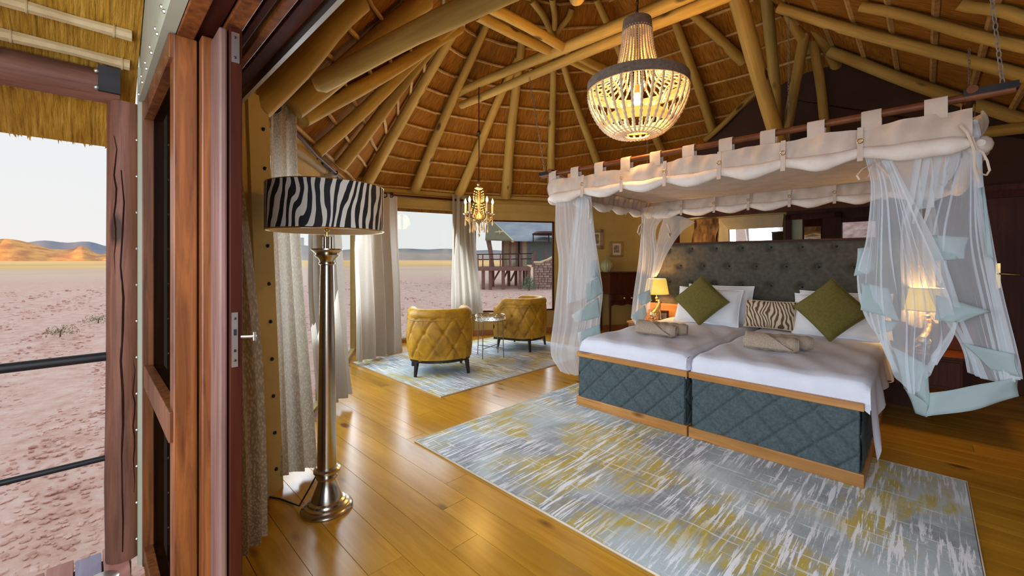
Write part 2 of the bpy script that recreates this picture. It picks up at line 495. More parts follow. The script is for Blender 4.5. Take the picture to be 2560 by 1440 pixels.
# ------------------------------------------------------------------ mesh builder
class MB:
    def __init__(s):
        s.v, s.f, s.uv = [], [], None

    def add(s, vs, fs):
        k = len(s.v)
        s.v += [tuple(x) for x in vs]
        s.f += [tuple(i + k for i in f) for f in fs]

    def box(s, x0, x1, y0, y1, z0, z1, R=None):
        vs = [V((x, y, z)) for z in (z0, z1) for y in (y0, y1) for x in (x0, x1)]
        if R is not None:
            vs = [R @ x for x in vs]
        s.add(vs, [(0, 2, 3, 1), (4, 5, 7, 6), (0, 1, 5, 4), (2, 6, 7, 3), (0, 4, 6, 2), (1, 3, 7, 5)])
        return s

    def prism(s, poly, z0, z1):
        n = len(poly)
        s.add([(x, y, z0) for x, y in poly] + [(x, y, z1) for x, y in poly],
              [tuple(range(n - 1, -1, -1)), tuple(range(n, 2 * n))] + [(i, (i + 1) % n, n + (i + 1) % n, n + i) for i in range(n)])
        return s

    def slab(s, pts, off):
        n = len(pts)
        o = V(off)
        s.add([V(p) for p in pts] + [V(p) + o for p in pts],
              [tuple(range(n - 1, -1, -1)), tuple(range(n, 2 * n))] + [(i, (i + 1) % n, n + (i + 1) % n, n + i) for i in range(n)])
        return s

    def tube(s, pts, rad, n=8, closed=False, caps=True, flat=1.0):
        pts = [V(p) for p in pts]
        m = len(pts)
        rad = [rad] * m if not hasattr(rad, '__len__') else rad
        k0 = len(s.v)
        up = None
        for i, p in enumerate(pts):
            a = pts[i - 1] if (i or closed) else p
            b = pts[(i + 1) % m] if (i < m - 1 or closed) else p
            t = (b - a)
            t = t.normalized() if t.length > 1e-9 else V((0, 0, 1))
            if up is None:
                up = V((0, 0, 1)) if abs(t.z) < .9 else V((1, 0, 0))
            x = up.cross(t)
            if x.length < 1e-6:
                x = V((1, 0, 0)).cross(t)
            x.normalize()
            up = t.cross(x)
            for j in range(n):
                c = 2 * PI * j / n
                s.v.append(tuple(p + x * (math.cos(c) * rad[i]) + up * (math.sin(c) * rad[i] * flat)))
        for i in range(m if closed else m - 1):
            for j in range(n):
                a, b = k0 + i * n, k0 + ((i + 1) % m) * n
                s.f.append((a + j, a + (j + 1) % n, b + (j + 1) % n, b + j))
        if caps and not closed:
            s.f.append(tuple(k0 + j for j in range(n - 1, -1, -1)))
            s.f.append(tuple(k0 + (m - 1) * n + j for j in range(n)))
        return s

    def lathe(s, prof, n=24, c=(0, 0, 0), cap0=True, cap1=True):
        k = len(s.v)
        for r, z in prof:
            for j in range(n):
                a = 2 * PI * j / n
                s.v.append((c[0] + r * math.cos(a), c[1] + r * math.sin(a), c[2] + z))
        for i in range(len(prof) - 1):
            for j in range(n):
                a, b = k + i * n, k + (i + 1) * n
                s.f.append((a + j, a + (j + 1) % n, b + (j + 1) % n, b + j))
        if cap0:
            s.f.append(tuple(k + j for j in range(n - 1, -1, -1)))
        if cap1:
            s.f.append(tuple(k + (len(prof) - 1) * n + j for j in range(n)))
        return s

    def ball(s, c, r, n=10, m=6, sz=1.0):
        return s.lathe([(max(r * math.sin(PI * i / m), 1e-4), -r * sz * math.cos(PI * i / m)) for i in range(m + 1)], n, c)

    def torus(s, c, R, r, n=20, m=6, axis='z'):
        c = V(c)
        pts = []
        for i in range(n):
            a = 2 * PI * i / n
            x, y = R * math.cos(a), R * math.sin(a)
            pts.append(c + (V((x, y, 0)) if axis == 'z' else V((x, 0, y)) if axis == 'y' else V((0, x, y))))
        return s.tube(pts, r, m, closed=True)

    def grid(s, fn, nu, nv, uvfn=None, closed=False):
        k = len(s.v)
        if uvfn and s.uv is None:
            s.uv = {}
        for j in range(nv + 1):
            for i in range(nu + 1):
                if uvfn:
                    s.uv[len(s.v)] = uvfn(i / nu, j / nv)
                s.v.append(tuple(fn(i / nu, j / nv)))
        w = nu + 1
        for j in range(nv):
            for i in range(nu):
                a = k + j * w + i
                s.f.append((a, a + 1, a + w + 1, a + w))
        return s


def obj(name, mb, mat, parent=None, smooth=True, angle=40, bevel=0, solid=0, sub=0, loc=None, rotz=None):
    me = bpy.data.meshes.new(name)
    me.from_pydata(mb.v, [], mb.f)
    me.validate()
    if mb.uv:
        lay = me.uv_layers.new(name='UVMap')
        for lp in me.loops:
            lay.data[lp.index].uv = mb.uv.get(lp.vertex_index, (0, 0))
    me.materials.append(MT[mat] if isinstance(mat, str) else mat)
    if smooth:
        me.polygons.foreach_set('use_smooth', [True] * len(me.polygons))
        me.set_sharp_from_angle(angle=math.radians(angle))
    o = bpy.data.objects.new(name, me)
    COL.objects.link(o)
    if parent:
        o.parent = parent
    if loc is not None:
        o.location = loc
    if rotz is not None:
        o.rotation_euler = (0, 0, rotz)
    if bevel:
        b = o.modifiers.new('bevel', 'BEVEL')
        b.width = bevel
        b.segments = 2
        b.limit_method = 'ANGLE'
    if solid:
        q = o.modifiers.new('solid', 'SOLIDIFY')
        q.thickness = solid
        q.offset = 0
    if sub:
        q = o.modifiers.new('sub', 'SUBSURF')
        q.levels = q.render_levels = sub
    return o


def thing(name, label, cat, loc=(0, 0, 0), rotz=0.0, group=None):
    o = bpy.data.objects.new(name, None)
    o.empty_display_size = .1
    COL.objects.link(o)
    o.location = loc
    o.rotation_euler = (0, 0, rotz)
    o['label'] = label
    o['category'] = cat
    if group:
        o['group'] = group
    return o


def tag(o, label, cat, group=None):
    o['label'] = label
    o['category'] = cat
    if group:
        o['group'] = group
    return o


def struct(o):
    o['kind'] = 'structure'
    return o


def copy_obj(o, parent=None):
    c = o.copy()
    COL.objects.link(c)
    if parent:
        c.parent = parent
    return c


def copy_tree(root, loc, rotz, label, group=None):
    r = root.copy()
    COL.objects.link(r)
    r.location = loc
    r.rotation_euler = (0, 0, rotz)
    r['label'] = label
    if group:
        r['group'] = group
    for ch in list(root.children):
        c = copy_obj(ch, r)
        for g in list(ch.children):
            copy_obj(g, c)
    return r


def sempty(name, loc=(0, 0, 0), rotz=0.0):
    o = bpy.data.objects.new(name, None)
    COL.objects.link(o)
    o.location = loc
    o.rotation_euler = (0, 0, rotz)
    o['kind'] = 'structure'
    return o


def catmull(pts, t):
    n = len(pts) - 1
    x = min(max(t * n, 0), n - 1e-9)
    i = int(x)
    f = x - i
    p1, p2 = pts[i], pts[i + 1]
    p0 = pts[i - 1] if i else p1 * 2 - p2
    p3 = pts[i + 2] if i + 2 <= n else p2 * 2 - p1
    return .5 * ((2 * p1) + (p2 - p0) * f + (2 * p0 - 5 * p1 + 4 * p2 - p3) * f * f + (3 * p1 - p0 - 3 * p2 + p3) * f ** 3)


def sheet(rows, nu, nv, folds=0, amp=0.0, amp0=.4, phase=0.0, direction=None, uvw=1.0, warp=0.0):
    """cloth: rows of control points from top to bottom, with vertical folds"""
    mb = MB()
    cache = {}

    def fn(s, t):
        col = [catmull(r, s) for r in rows]
        p = catmull(col, t)
        if folds:
            w = s + .02 * math.sin(5 * t + phase) + warp * (.05 * math.sin(7 * s + phase) + .028 * math.sin(17 * s + 2 * phase + 1.5 * t) + .012 * math.sin(41 * s + phase))
            a = amp * (amp0 + (1 - amp0) * t)
            k = (1 - warp * .5 * (1 + math.sin(11 * s + 3 * phase)) * .7) * math.sin(2 * PI * folds * w + phase) + .35 * math.sin(2 * PI * folds * 2.3 * w + 1.7 * phase + 2 * t)
            d = direction
            if d is None:
                x = catmull(rows[0], 1) - catmull(rows[0], 0)
                d = V((x.y, -x.x, 0))
                d = d.normalized() if d.length > 1e-6 else V((0, -1, 0))
            p = p + d * (k * a)
        return p
    h = sum((rows[i + 1][0] - rows[i][0]).length for i in range(len(rows) - 1))
    mb.grid(fn, nu, nv, lambda s, t: (s * uvw, (1 - t) * h))
    return mb


# =================================================================== LARGE STRUCTURE
A = V((.5, 4.2, 5.2))
RW = [V((-1.53, 1.79, 2.25)), V((-1.52, 2.55, 2.28)), V((-1.75, 3.85, 2.28)), V((-2.31, 6.12, 2.45)), V((-1.92, 6.75, 2.5)),
      V((-.75, 7.4, 2.5)), V((.85, 7.8, 2.5)), V((3.3, 8.4, 3.0))]
RH = RB(.49, 8.5, 3.02)
RE1 = RB(1.9, 8.5, 3.97 - .746 * 2.68)
RE2 = RB(1.9, .2, 3.97 - .746 * 2.68)
FAC = [(RW[i], RW[i + 1], A) for i in range(7)] + [(RW[7], RH, A), (RH, RE1, A), (RE1, RE2, A), (RE2, RW[0], A)]

ceiling = sempty('ceiling')


def thatch(name, e1, e2, ap, mat, parent, over=.1, thick=.16, **k):
    e1x, e2x = e1 + (e1 - ap) * over, e2 + (e2 - ap) * over
    ux = (e2 - e1).normalized()
    n = (e2 - e1).cross(ap - e1).normalized()
    if n.z < 0:
        n = -n
    vx = n.cross(ux)
    mb = MB()
    mb.slab([e1x, e2x, ap], n * thick)
    mb.uv = {i: ((V(p) - e1).dot(ux), (V(p) - e1).dot(vx)) for i, p in enumerate(mb.v)}
    return obj(name, mb, mat, parent, smooth=False)


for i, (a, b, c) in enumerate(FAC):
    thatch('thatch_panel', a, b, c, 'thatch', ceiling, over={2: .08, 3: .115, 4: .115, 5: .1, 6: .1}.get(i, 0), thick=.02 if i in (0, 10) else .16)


def facet_normal(f):
    n = (f[1] - f[0]).cross(f[2] - f[0]).normalized()
    return n if n.z > 0 else -n


# laths: thin poles tied across under the thatch
for i, f in enumerate(FAC):
    n = facet_normal(f)
    if i < 8:
        for k in range(14):
            t = .015 + .066 * k
            p, q = f[0].lerp(A, t) - n * .02, f[1].lerp(A, t) - n * .02
            L = (q - p).length
            pts = []
            m = max(3, int(L / .35))
            for j in range(m + 1):
                w = p.lerp(q, j / m)
                pts.append(w + V((random.uniform(-.008, .008), random.uniform(-.008, .008), random.uniform(-.008, .008))))
            obj('lath', MB().tube(pts, [random.uniform(.014, .02) for _ in pts], 6), 'lath', ceiling)
    elif i in (8, 9):
        pass
    else:
        for k in range(12):
            t = .03 + .075 * k
            p, q = f[0].lerp(A, t) - n * .02, f[1].lerp(A, t) - n * .02
            obj('lath', MB().tube([p, p.lerp(q, .5), q], .018, 6), 'lath', ceiling)
for k in range(15):   # right slope: laths run along the building
    r = 1.75 - .28 * k
    z = 3.97 - .746 * (r + .78) - .055
    if r < -2.3:
        break
    b0 = .2 + (3.1) * max(0, (1.9 - r)) / 4.4
    b1 = 8.5 if r > .49 else 3.3 + (r + 2.5) / 2.99 * 5.2
    obj('lath', MB().tube([RB(r, b0, z), RB(r, (b0 + b1) / 2, z + .012), RB(r, b1, z)], .03, 6), 'lath', ceiling)


def roof_hit(u, v):
    d = V(((u - CU) / FPX, 1, (CV - v) / FPX))
    o = V((0, 0, CH))
    best = None
    for f in FAC:
        n = facet_normal(f)
        den = n.dot(d)
        if abs(den) < 1e-6:
            continue
        t = n.dot(f[0] - o) / den
        if t <= .3:
            continue
        p = o + d * t
        e0, e1, w = f[1] - f[0], f[2] - f[0], p - f[0]
        d00, d01, d11, d20, d21 = e0.dot(e0), e0.dot(e1), e1.dot(e1), w.dot(e0), w.dot(e1)
        q = d00 * d11 - d01 * d01
        y = (d11 * d20 - d01 * d21) / q
        z = (d00 * d21 - d01 * d20) / q
        x = 1 - y - z
        if min(x, y, z) > -.06 and (best is None or -min(x, y, z) < best[0] - 1e-4):
            best = (max(0, -min(x, y, z)), p, n)
    return best


def log_between(p, q, r0, r1, name='rafter', mat='log', parent=ceiling, wob=.012, round_end=False):
    """a debarked pole: local z runs along it so the grain follows"""
    d = q - p
    L = d.length
    rad, pts = [], []
    m = max(6, int(L / .3))
    sx, sy = random.random() * 6, random.random() * 6
    for j in range(m + 1):
        t = j / m
        pts.append(V((math.sin(t * 5 + sx) * wob, math.sin(t * 6.3 + sy) * wob, t * L)))
        rad.append((r0 + (r1 - r0) * t) * (1 + random.uniform(-.04, .04)))
    if round_end:
        pts = [V((0, 0, -r0 * .55)), V((0, 0, -r0 * .35))] + pts
        rad = [r0 * .55, r0 * .88] + rad
    o = obj(name, MB().tube(pts, rad, 12), mat, parent)
    o.location = p
    o.rotation_mode = 'QUATERNION'
    o.rotation_quaternion = d.to_track_quat('Z', 'Y')
    return o


RAFT = [((607, 238), (872, -22), 84, 66), ((700, 248), (1040, -20), 66, 54), ((735, 285), (1130, 58), 44, 36), ((772, 365), (1135, 35), 38, 30),
        ((830, 402), (1140, 20), 36, 27), ((907, 447), (1165, -8), 32, 24), ((1033, 463), (1222, 22), 28, 20), ((1143, 476), (1292, 140), 27, 19),
        ((1262, 478), (1300, 95), 30, 22), ((1376, 474), (1379, 150), 22, 18), ((1497, 432), (1403, 150), 22, 18), ((1650, 372), (1485, -5), 22, 18),
        ((1792, 340), (1685, 25), 26, 22), ((1860, 140), (1720, 12), 28, 24),
        ((2600, 98), (2165, -2), 34, 26), ((2600, 176), (1958, 4), 36, 28), ((2600, 292), (2083, 112), 38, 30), ((2600, 25), (2420, -15), 34, 30),
        ((1330, -5), (1386, 92), 20, 16), ((1381, -10), (1383, 68), 20, 16), ((1425, 18), (1393, 80), 18, 15), ((560, 215), (640, 90), 60, 56)]
for (p0, p1, w0, w1) in RAFT:
    h0, h1 = roof_hit(*p0), roof_hit(*p1)
    if not h0 or not h1:
        print('no hit', p0, p1)
        continue
    r0, r1 = w0 * .44 * h0[1].y / FPX, w1 * .44 * h1[1].y / FPX
    log_between(h0[1] - h0[2] * (r0 + .02), h1[1] - h1[2] * (r1 + .02), r0, r1)

# tie beams crossing under the peak
def tie(p, q, r0, r1, **k):
    return log_between(p, q, r0, r1, 'tie_beam', 'log', ceiling, **k)


tie(P(1112, 247, 5.95), P(1830, -60, 3.15), .055, .06)
tie(P(1155, 262, 5.75), P(1850, -30, 3.2), .05, .055)
tie(P(1192, 6, 3.35), P(1550, 190, 5.3), .048, .05)
tie(P(1190, 38, 3.55), P(1530, 200, 5.6), .045, .05)
tie(P(800, 202, 2.35), P(1300, -42, 2.15), .056, .064, round_end=True)
tie(P(1446, -3, 3.0), P(1470, -170, 2.5), .055, .055, round_end=True)
# slanted struts towards the dark gable
for (a, ya, b, yb, w0, w1) in (((1985, 480), 5.5, (1838, -20), 4.3, .17, .175), ((1948, 400), 5.6, (1918, -20), 4.6, .12, .12), ((1952, 420), 5.5, (2016, 50), 5.0, .12, .12),
                               ((2076, 380), 5.35, (2028, 90), 5.1, .11, .10), ((2098, 175), 5.3, (1990, -20), 4.6, .13, .12), ((1762, 352), 6.3, (1890, 232), 5.85, .08, .08), ((2020, 130), 5.2, (1955, -10), 4.7, .11, .11)):
    log_between(P(a[0], a[1], ya), P(b[0], b[1], yb), w0 / 2, w1 / 2, 'strut', 'log', ceiling)
log_between(RB(-.3, 6.5, 2.66), RB(1.8, 6.5, 2.66), .06, .06, 'wall_plate_log', 'log', ceiling)
# ring pole at the eaves
for i in range(1, 7):
    log_between(RW[i] + V((0, 0, -.10)), RW[i + 1] + V((0, 0, -.10 if i < 6 else -.4)), .045, .045, 'eave_pole', 'log', ceiling, wob=.004)

# ------------------------------------------------------------------ floor planks
WRB = [(p.x * CT - p.y * ST, p.x * ST + p.y * CT) for p in RW]


def rmin(b):
    best = None
    pl = [(-2.3, .18)] + WRB[1:]
    for (r0, b0), (r1, b1) in zip(pl, pl[1:]):
        if min(b0, b1) <= b <= max(b0, b1) and abs(b1 - b0) > 1e-6:
            r = r0 + (r1 - r0) * (b - b0) / (b1 - b0)
            best = r if best is None else min(best, r)
    return best if best is not None else -3.5


floor = sempty('floor', (0, 0, 0), ROOM_ROT)
PW = .168
b = .17
row = 0
while b < 8.4:
    r0 = rmin(min(max(b + PW / 2, .2), 8.28)) - .02
    cuts = [r0]
    x = r0 + random.uniform(.9, 2.6)
    while x < 1.7:
        cuts.append(x)
        x += random.uniform(2.2, 3.4)
    cuts.append(2.0)
    for c0, c1 in zip(cuts, cuts[1:]):
        o = obj('floorboard', MB().box(-(c1 - c0) / 2 + .0012, (c1 - c0) / 2 - .0012, -PW / 2 + .0013, PW / 2 - .0013, -.03, random.uniform(-.0008, 0)), 'floor', floor, False)
        o.location = ((c0 + c1) / 2, b + PW / 2, 0)
    b += PW
    row += 1
obj('subfloor', MB().prism([(r, bb) for r, bb in [(-2.3, .17)] + WRB[1:] + [(2.0, 8.4), (2.0, .17)]][::-1], -.12, -.035), 'brownwall', floor, False)

# ------------------------------------------------------------------ walls of the apse with their windows
def facet_wall(i, name, wname, zs, zt, lo=0.03, hi=.97, fm='canvas', th=.05):
    a, bq = RW[i], RW[i + 1]
    p, q = V((a.x, a.y, 0)), V((bq.x, bq.y, 0))
    L = (q - p).length
    rz = math.atan2(q.y - p.y, q.x - p.x)
    w = sempty(name, p, rz)
    ze = max(a.z, bq.z)
    # local x along the facet, y outwards (left of the walking direction)
    obj('canvas_panel', MB().slab([(0, 0, zt), (L, 0, zt), (L, 0, bq.z + .06), (0, 0, a.z + .06)], (0, th, 0)), 'canvas', w, False)
    if zs > .12:
        obj('canvas_panel', MB().box(0, L, 0, th, .1, zs), 'canvas', w, False)
        obj('canvas_seam', MB().box(0, L, -.012, 0, zt + .13, zt + .15), 'canvas', w, False)
    obj('baseboard', MB().box(0, L, -.015, .02, 0, .1 if zs > .12 else .05), 'bedwoody', w, False)
    for x0, x1 in ((0, lo * L), (hi * L, L)):
        obj('canvas_strip', MB().box(x0, x1, 0, th, .05, zt), 'canvas', w, False)
    wi = sempty(wname, p, rz)
    x0, x1 = lo * L, hi * L
    fw = .022
    obj('window_frame', MB().box(x0, x1, -.01, .04, zt - fw, zt).box(x0, x1, -.01, .04, zs, zs + fw).box(x0, x0 + fw, -.01, .04, zs, zt).box(x1 - fw, x1, -.01, .04, zs, zt), fm, wi, False)
    obj('pane', MB().box(x0 + fw, x1 - fw, .012, .018, zs + fw, zt - fw), 'glass', wi, False)
    return w, wi


facet_wall(1, 'wall_left', 'window_1', .05, 2.03, .02, .98)
facet_wall(2, 'wall_left_middle', 'window_2', .05, 2.06, .02, .98)
facet_wall(3, 'wall_left_far', 'window_3', .05, 2.1, .06, .9)
facet_wall(4, 'wall_far', 'window_4', .05, 2.225, .02, .9)
facet_wall(5, 'wall_far_middle', 'window_5', .42, 2.065, .055, .955, 'doordark')

# canvas return wall beside the folded doors, with a row of snap buttons
p0, p1 = RB(-2.3, .24), RB(-2.72, .80)
L = (p1 - p0).length
cw = sempty('wall_left_near', p0, math.atan2(p1.y - p0.y, p1.x - p0.x))
obj('canvas_panel', MB().slab([(0, 0, 0), (L, 0, 0), (L * .83, 0, 2.3), (0, 0, 2.3)], (0, .05, 0)), 'canvas', cw, False)
obj('canvas_strip', MB().slab([(L - .16, -.014, 0), (L + .01, -.014, 0), (L * .83, -.014, 2.25), (L * .83 - .15, -.014, 2.25)], (0, .014, 0)), 'canvas', cw, False)
for k in range(10):
    obj('snap_button', MB().ball((L - .05 - .17 * L * (.14 + k * .215) / 2.25, -.018, .14 + k * .215), .011, 8, 4), 'iron', cw)
    if k % 2:
        pass

# picture wall between the big window and the bathroom
p, q = RW[6], RW[7]
pw = sempty('wall_back_left', (p.x, p.y, 0), math.atan2(q.y - p.y, q.x - p.x))
L = (V((q.x, q.y, 0)) - V((p.x, p.y, 0))).length
obj('canvas_panel', MB().slab([(0, 0, 0), (L, 0, 0), (L, 0, 3.05), (0, 0, 2.55)], (0, .05, 0)), 'canvas', pw, False)
obj('baseboard', MB().box(0, L, -.02, 0, 0, .1), 'bedwoody', pw, False)
obj('door_post', MB().box(L - .06, L + .04, -.06, .05, 0, 2.4), 'darkwood', pw, False)
PWROT = math.atan2(q.y - p.y, q.x - p.x)

# bathroom wall far behind the headboard, gable above it, partition with a door
bw = sempty('wall_back', (0, 0, 0), ROOM_ROT)
BB = 8.3
obj('canvas_panel', MB().box(-3.55, -1.66, BB, BB + .06, 0, 3.0), 'canvas', bw, False)
obj('timber_panel', MB().box(-1.66, -.93, BB, BB + .06, 0, 3.0).box(-.5, 1.9, BB, BB + .06, 0, 3.0).box(-.93, -.5, BB, BB + .06, 0, 1.6).box(-.93, -.5, BB, BB + .06, 1.96, 3.0), 'darkwood', bw, False)
gw = sempty('wall_gable', (0, 0, 0), ROOM_ROT)
obj('gable_panel', MB().slab([(-2.6, 6.6, 2.08), (1.9, 6.6, 2.08), (1.9, 6.6, 2.0), (-.60, 6.6, 3.80), (-1.1, 6.6, 3.80), (-1.64, 6.6, 3.67), (-2.6, 6.6, 3.0)], (0, .05, 0)), 'brownwall', gw, False)
obj('lintel', MB().box(-2.9, 1.9, 6.53, 6.66, 2.0, 2.12), 'darkwood', gw, False)
pr = sempty('wall_right', (0, 0, 0), ROOM_ROT)
obj('timber_panel', MB().box(-.15, .02, 6.5, 6.56, 0, 2.05).box(.92, 1.9, 6.5, 6.56, 0, 2.05), 'darkwood', pr, False)
obj('timber_panel', MB().box(1.88, 1.95, .2, 8.3, 0, 2.05), 'darkwood', pr, False)
d2 = sempty('door_2', RB(.47, 6.5), ROOM_ROT)
obj('door_frame', MB().box(-.45, -.38, -.03, .05, 0, 2.05).box(.38, .45, -.03, .05, 0, 2.05).box(-.45, .45, -.03, .05, 1.98, 2.05), 'doordark', d2, False)
obj('door_leaf', MB().box(-.38, .38, .0, .04, 0.01, 1.98), 'darkwood', d2, False)
obj('handle_plate', MB().box(.045, .085, -.012, 0, 1.06, 1.32), 'brass', d2, False, bevel=.004)
obj('door_handle', MB().tube([(.065, 0, 1.21), (.065, -.05, 1.21), (.09, -.06, 1.21), (.20, -.06, 1.205)], .009, 8), 'brass', d2)
# bathroom door with glass and small rock-view window
d3 = sempty('door_3', RB(-1.3, BB), ROOM_ROT)
obj('door_frame', MB().box(-.36, -.28, -.08, 0, 0, 2.1).box(.3, .38, -.08, 0, 0, 2.1).box(-.36, .38, -.08, 0, 2.02, 2.1), 'doordark', d3, False)
obj('door_panel', MB().box(-.28, -.13, -.04, 0, 0, 2.02), 'sage', d3, False)
obj('door_panel', MB().box(-.10, .12, -.05, 0, 0, 2.02), 'mirror', d3, False)
obj('door_panel', MB().box(.14, .3, -.04, 0, 0, 2.02), 'doordark', d3, False)
w6 = sempty('window_6', RB(-.715, BB), ROOM_ROT)
obj('window_frame', MB().box(-.25, .25, -.05, .07, 1.94, 2.0).box(-.25, .25, -.05, .07, 1.56, 1.62).box(-.25, -.2, -.05, .07, 1.6, 1.96).box(.2, .25, -.05, .07, 1.6, 1.96), 'doordark', w6, False)
obj('pane', MB().box(-.2, .2, .02, .025, 1.62, 1.94), 'glass', w6, False)

# front wall: sage canvas above the door, header and tracks
fw = sempty('wall_front', (0, 0, 0), ROOM_ROT)
obj('canvas_panel', MB().box(-2.532, 1.9, .163, .19, 2.05, 3.6), 'sage', fw, False)
obj('canvas_flap', MB().box(-2.50, 1.9, .156, .163, 2.05, 2.112), 'sage', fw, False)
obj('canvas_strip', MB().box(-2.505, -2.468, .155, .2, 0, 2.2), 'sage', fw, False)
for k in range(14):
    obj('snap_button', MB().ball((-2.4 + .17 * k, .154, 2.062), .007, 8, 4), 'steel', fw)
    obj('snap_button', MB().ball((-2.32 + .17 * k, .157, 2.115), .007, 8, 4), 'steel', fw)
obj('canvas_panel', MB().box(-2.45, 1.9, .3, .33, 2.2, 2.6), 'canvas', fw, False)
for k in range(12):
    obj('snap_button', MB().ball((-2.475, .152, .12 + .16 * k), .006, 8, 4), 'steel', fw)
d1 = sempty('door_1', (0, 0, 0), ROOM_ROT)
obj('header', MB().box(-2.47, 1.9, .192, .236, 2.045, 2.12), 'door', d1, False, bevel=.003)
obj('header', MB().box(-2.47, 1.9, .238, .285, 2.06, 2.12), 'doordark', d1, False, bevel=.003)
obj('track_rail', MB().box(-2.3, 1.9, .29, .335, 2.055, 2.12), 'door', d1, False, bevel=.003)
obj('track_rail', MB().box(-2.3, 1.9, .35, .372, 2.075, 2.12), 'doordark', d1, False, bevel=.003)
obj('track_rail', MB().box(-2.3, 1.9, .385, .41, 2.07, 2.12), 'door', d1, False, bevel=.003)
obj('track_rail', MB().box(-2.3, 1.9, .425, .47, 2.085, 2.14), 'doordark', d1, False, bevel=.003)
obj('track_rail', MB().box(-2.3, 1.9, .485, .50, 2.07, 2.14), 'steel', d1, False)
obj('jamb', MB().box(-2.47, -2.445, .168, .205, 0, 2.05), 'door', d1, False, bevel=.002)
obj('jamb', MB().box(-2.47, -2.44, .207, .243, 0, 2.05), 'door', d1, False, bevel=.002)
obj('mid_rail', MB().box(-2.45, -1.64, .172, .205, .79, .885).box(-2.45, -1.64, .208, .24, .79, .885), 'door', d1, False, bevel=.003)
obj('bottom_rail', MB().box(-2.45, -1.64, .172, .205, 0, .085).box(-2.45, -1.64, .208, .24, 0, .085), 'door', d1, False, bevel=.003)
obj('top_rail', MB().box(-2.45, -1.64, .172, .24, 1.97, 2.045), 'door', d1, False, bevel=.003)
obj('pane', MB().box(-2.44, -1.66, .2045, .2085, .08, .80), 'doorglass', d1, False)
obj('pane', MB().box(-2.44, -1.66, .2045, .2085, .88, 1.98), 'doorglass', d1, False)
obj('stile', MB().box(-1.71, -1.638, .183, .243, 0, 2.045), 'door', d1, False, bevel=.004)
obj('stile', MB().box(-1.66, -1.598, .248, .284, 0, 2.05), 'door', d1, False, bevel=.004)
lf = obj('door_leaf', MB().box(-2.2, -1.478, .271, .292, .01, 2.04), 'doorpale', d1, False, bevel=.006)
lf = obj('door_leaf', MB().box(-2.2, -1.47, .296, .328, .01, 2.045), 'doordark', d1, False, bevel=.002)
obj('lock_plate', MB().box(-1.4705, -1.466, .300, .316, 1.03, 1.193), 'steel', lf, False)
obj('lock_bolt', MB().box(-1.467, -1.463, .304, .312, 1.125, 1.143).box(-1.467, -1.464, .305, .311, 1.075, 1.083), 'iron', lf, False)
obj('hinge_plate', MB().box(-1.4705, -1.466, .300, .320, 1.94, 2.03), 'steel', lf, False)
for z in (1.05, 1.175, 1.955, 2.015):
    obj('screw', MB().ball((-1.465, .308, z), .004, 8, 4), 'iron', lf)
obj('door_latch', MB().tube([(-1.47, .325, 1.118), (-1.455, .345, 1.118), (-1.452, .362, 1.118)], .004, 6).tube([(-1.452, .356, 1.105), (-1.452, .356, 1.131)], .004, 6), 'steel', lf)
for k in range(10):
    obj('snap_button', MB().ball((-2.444, .246, .12 + .21 * k), .006, 8, 4), 'steel', d1)

# ------------------------------------------------------------------ porch: deck, post, rail, thatch
deck = sempty('deck_floor', (0, 0, 0), ROOM_ROT)
b = -.305 - .0875 * 24
k = 0
while b < .12:
    x0 = -2.73 + (.02 if k % 2 else 0)
    o = obj('deck_plank', MB().box(-2.2, 2.2, -.041, .041, -.035, 0), 'plank2' if k % 4 == 3 else 'plank1', deck, False, bevel=.003)
    o.location = (x0 + 2.2, b + .044, 0)
    b += .0875
    k += 1
obj('deck_joist', MB().box(-2.7, -2.6, -2.4, .14, -.16, -.04).box(-.5, -.4, -2.4, .14, -.16, -.04), 'beam', deck, False)
obj('steel_cap', MB().lathe([(.001, .006), (.052, .006), (.06, 0)], 24, (-2.47, .035, 0), False, False), 'steel', deck)
po = tag(log_between(RB(-2.603, .116, -.0), RB(-2.60, .117, 2.06), .064, .060, 'porch_post', 'post', None, .004), 'weathered reddish log post standing at the deck corner beside the door', 'post')
_ci = po.rotation_quaternion.inverted()
for off, z0_, z1_, w_ in ((-.10, .05, 1.75, .006), (.55, .3, .9, .003), (-.5, 1.2, 1.9, .003)):
    pts = []
    for k in range(13):
        z = z0_ + (z1_ - z0_) * k / 12
        a = math.atan2(-.73, .68) + off + .06 * math.sin(k * 1.9) + .03 * math.sin(k * 4.1)
        q = V((math.cos(a), math.sin(a), 0)) * .0615 + V((po.location.x, po.location.y, z))
        pts.append(_ci @ (q - po.location))
    obj('crack', MB().tube(pts, [w_ * (.3 + .7 * math.sin(PI * k / 12)) for k in range(13)], 5), 'cleft', po)
rail = thing('deck_railing', 'black metal railing of two bars fixed to the log post', 'railing', RB(-2.6, .06), ROOM_ROT)
obj('top_bar', MB().tube([(0, 0, .92), (0, -2.4, .92)], .02, 10), 'iron', rail)
obj('lower_bar', MB().tube([(0, 0, .468), (0, -2.4, .468)], .0125, 10), 'iron', rail)
obj('rail_post', MB().tube([(0, -2.38, 0), (0, -2.38, .93)], .02, 10), 'iron', rail)
porch = sempty('porch_ceiling')
sl = .67
e1, e2 = RB(-2.98, -3.2, 2.17 - .36 * sl), RB(-2.98, .16, 2.17 - .36 * sl)
t1, t2 = RB(.3, -3.2, 2.17 + 2.92 * sl), RB(.3, .16, 2.17 + 2.92 * sl)
ux, vx = (e2 - e1).normalized(), (t1 - e1).normalized()
nn = ux.cross(vx).normalized()
nn = nn if nn.z > 0 else -nn
mb = MB().slab([e1, e2, t2, t1], nn * .22)
mb.uv = {i: ((V(p) - e1).dot(ux), (V(p) - e1).dot(vx)) for i, p in enumerate(mb.v)}
obj('porch_thatch', mb, 'thatchout', porch, False)
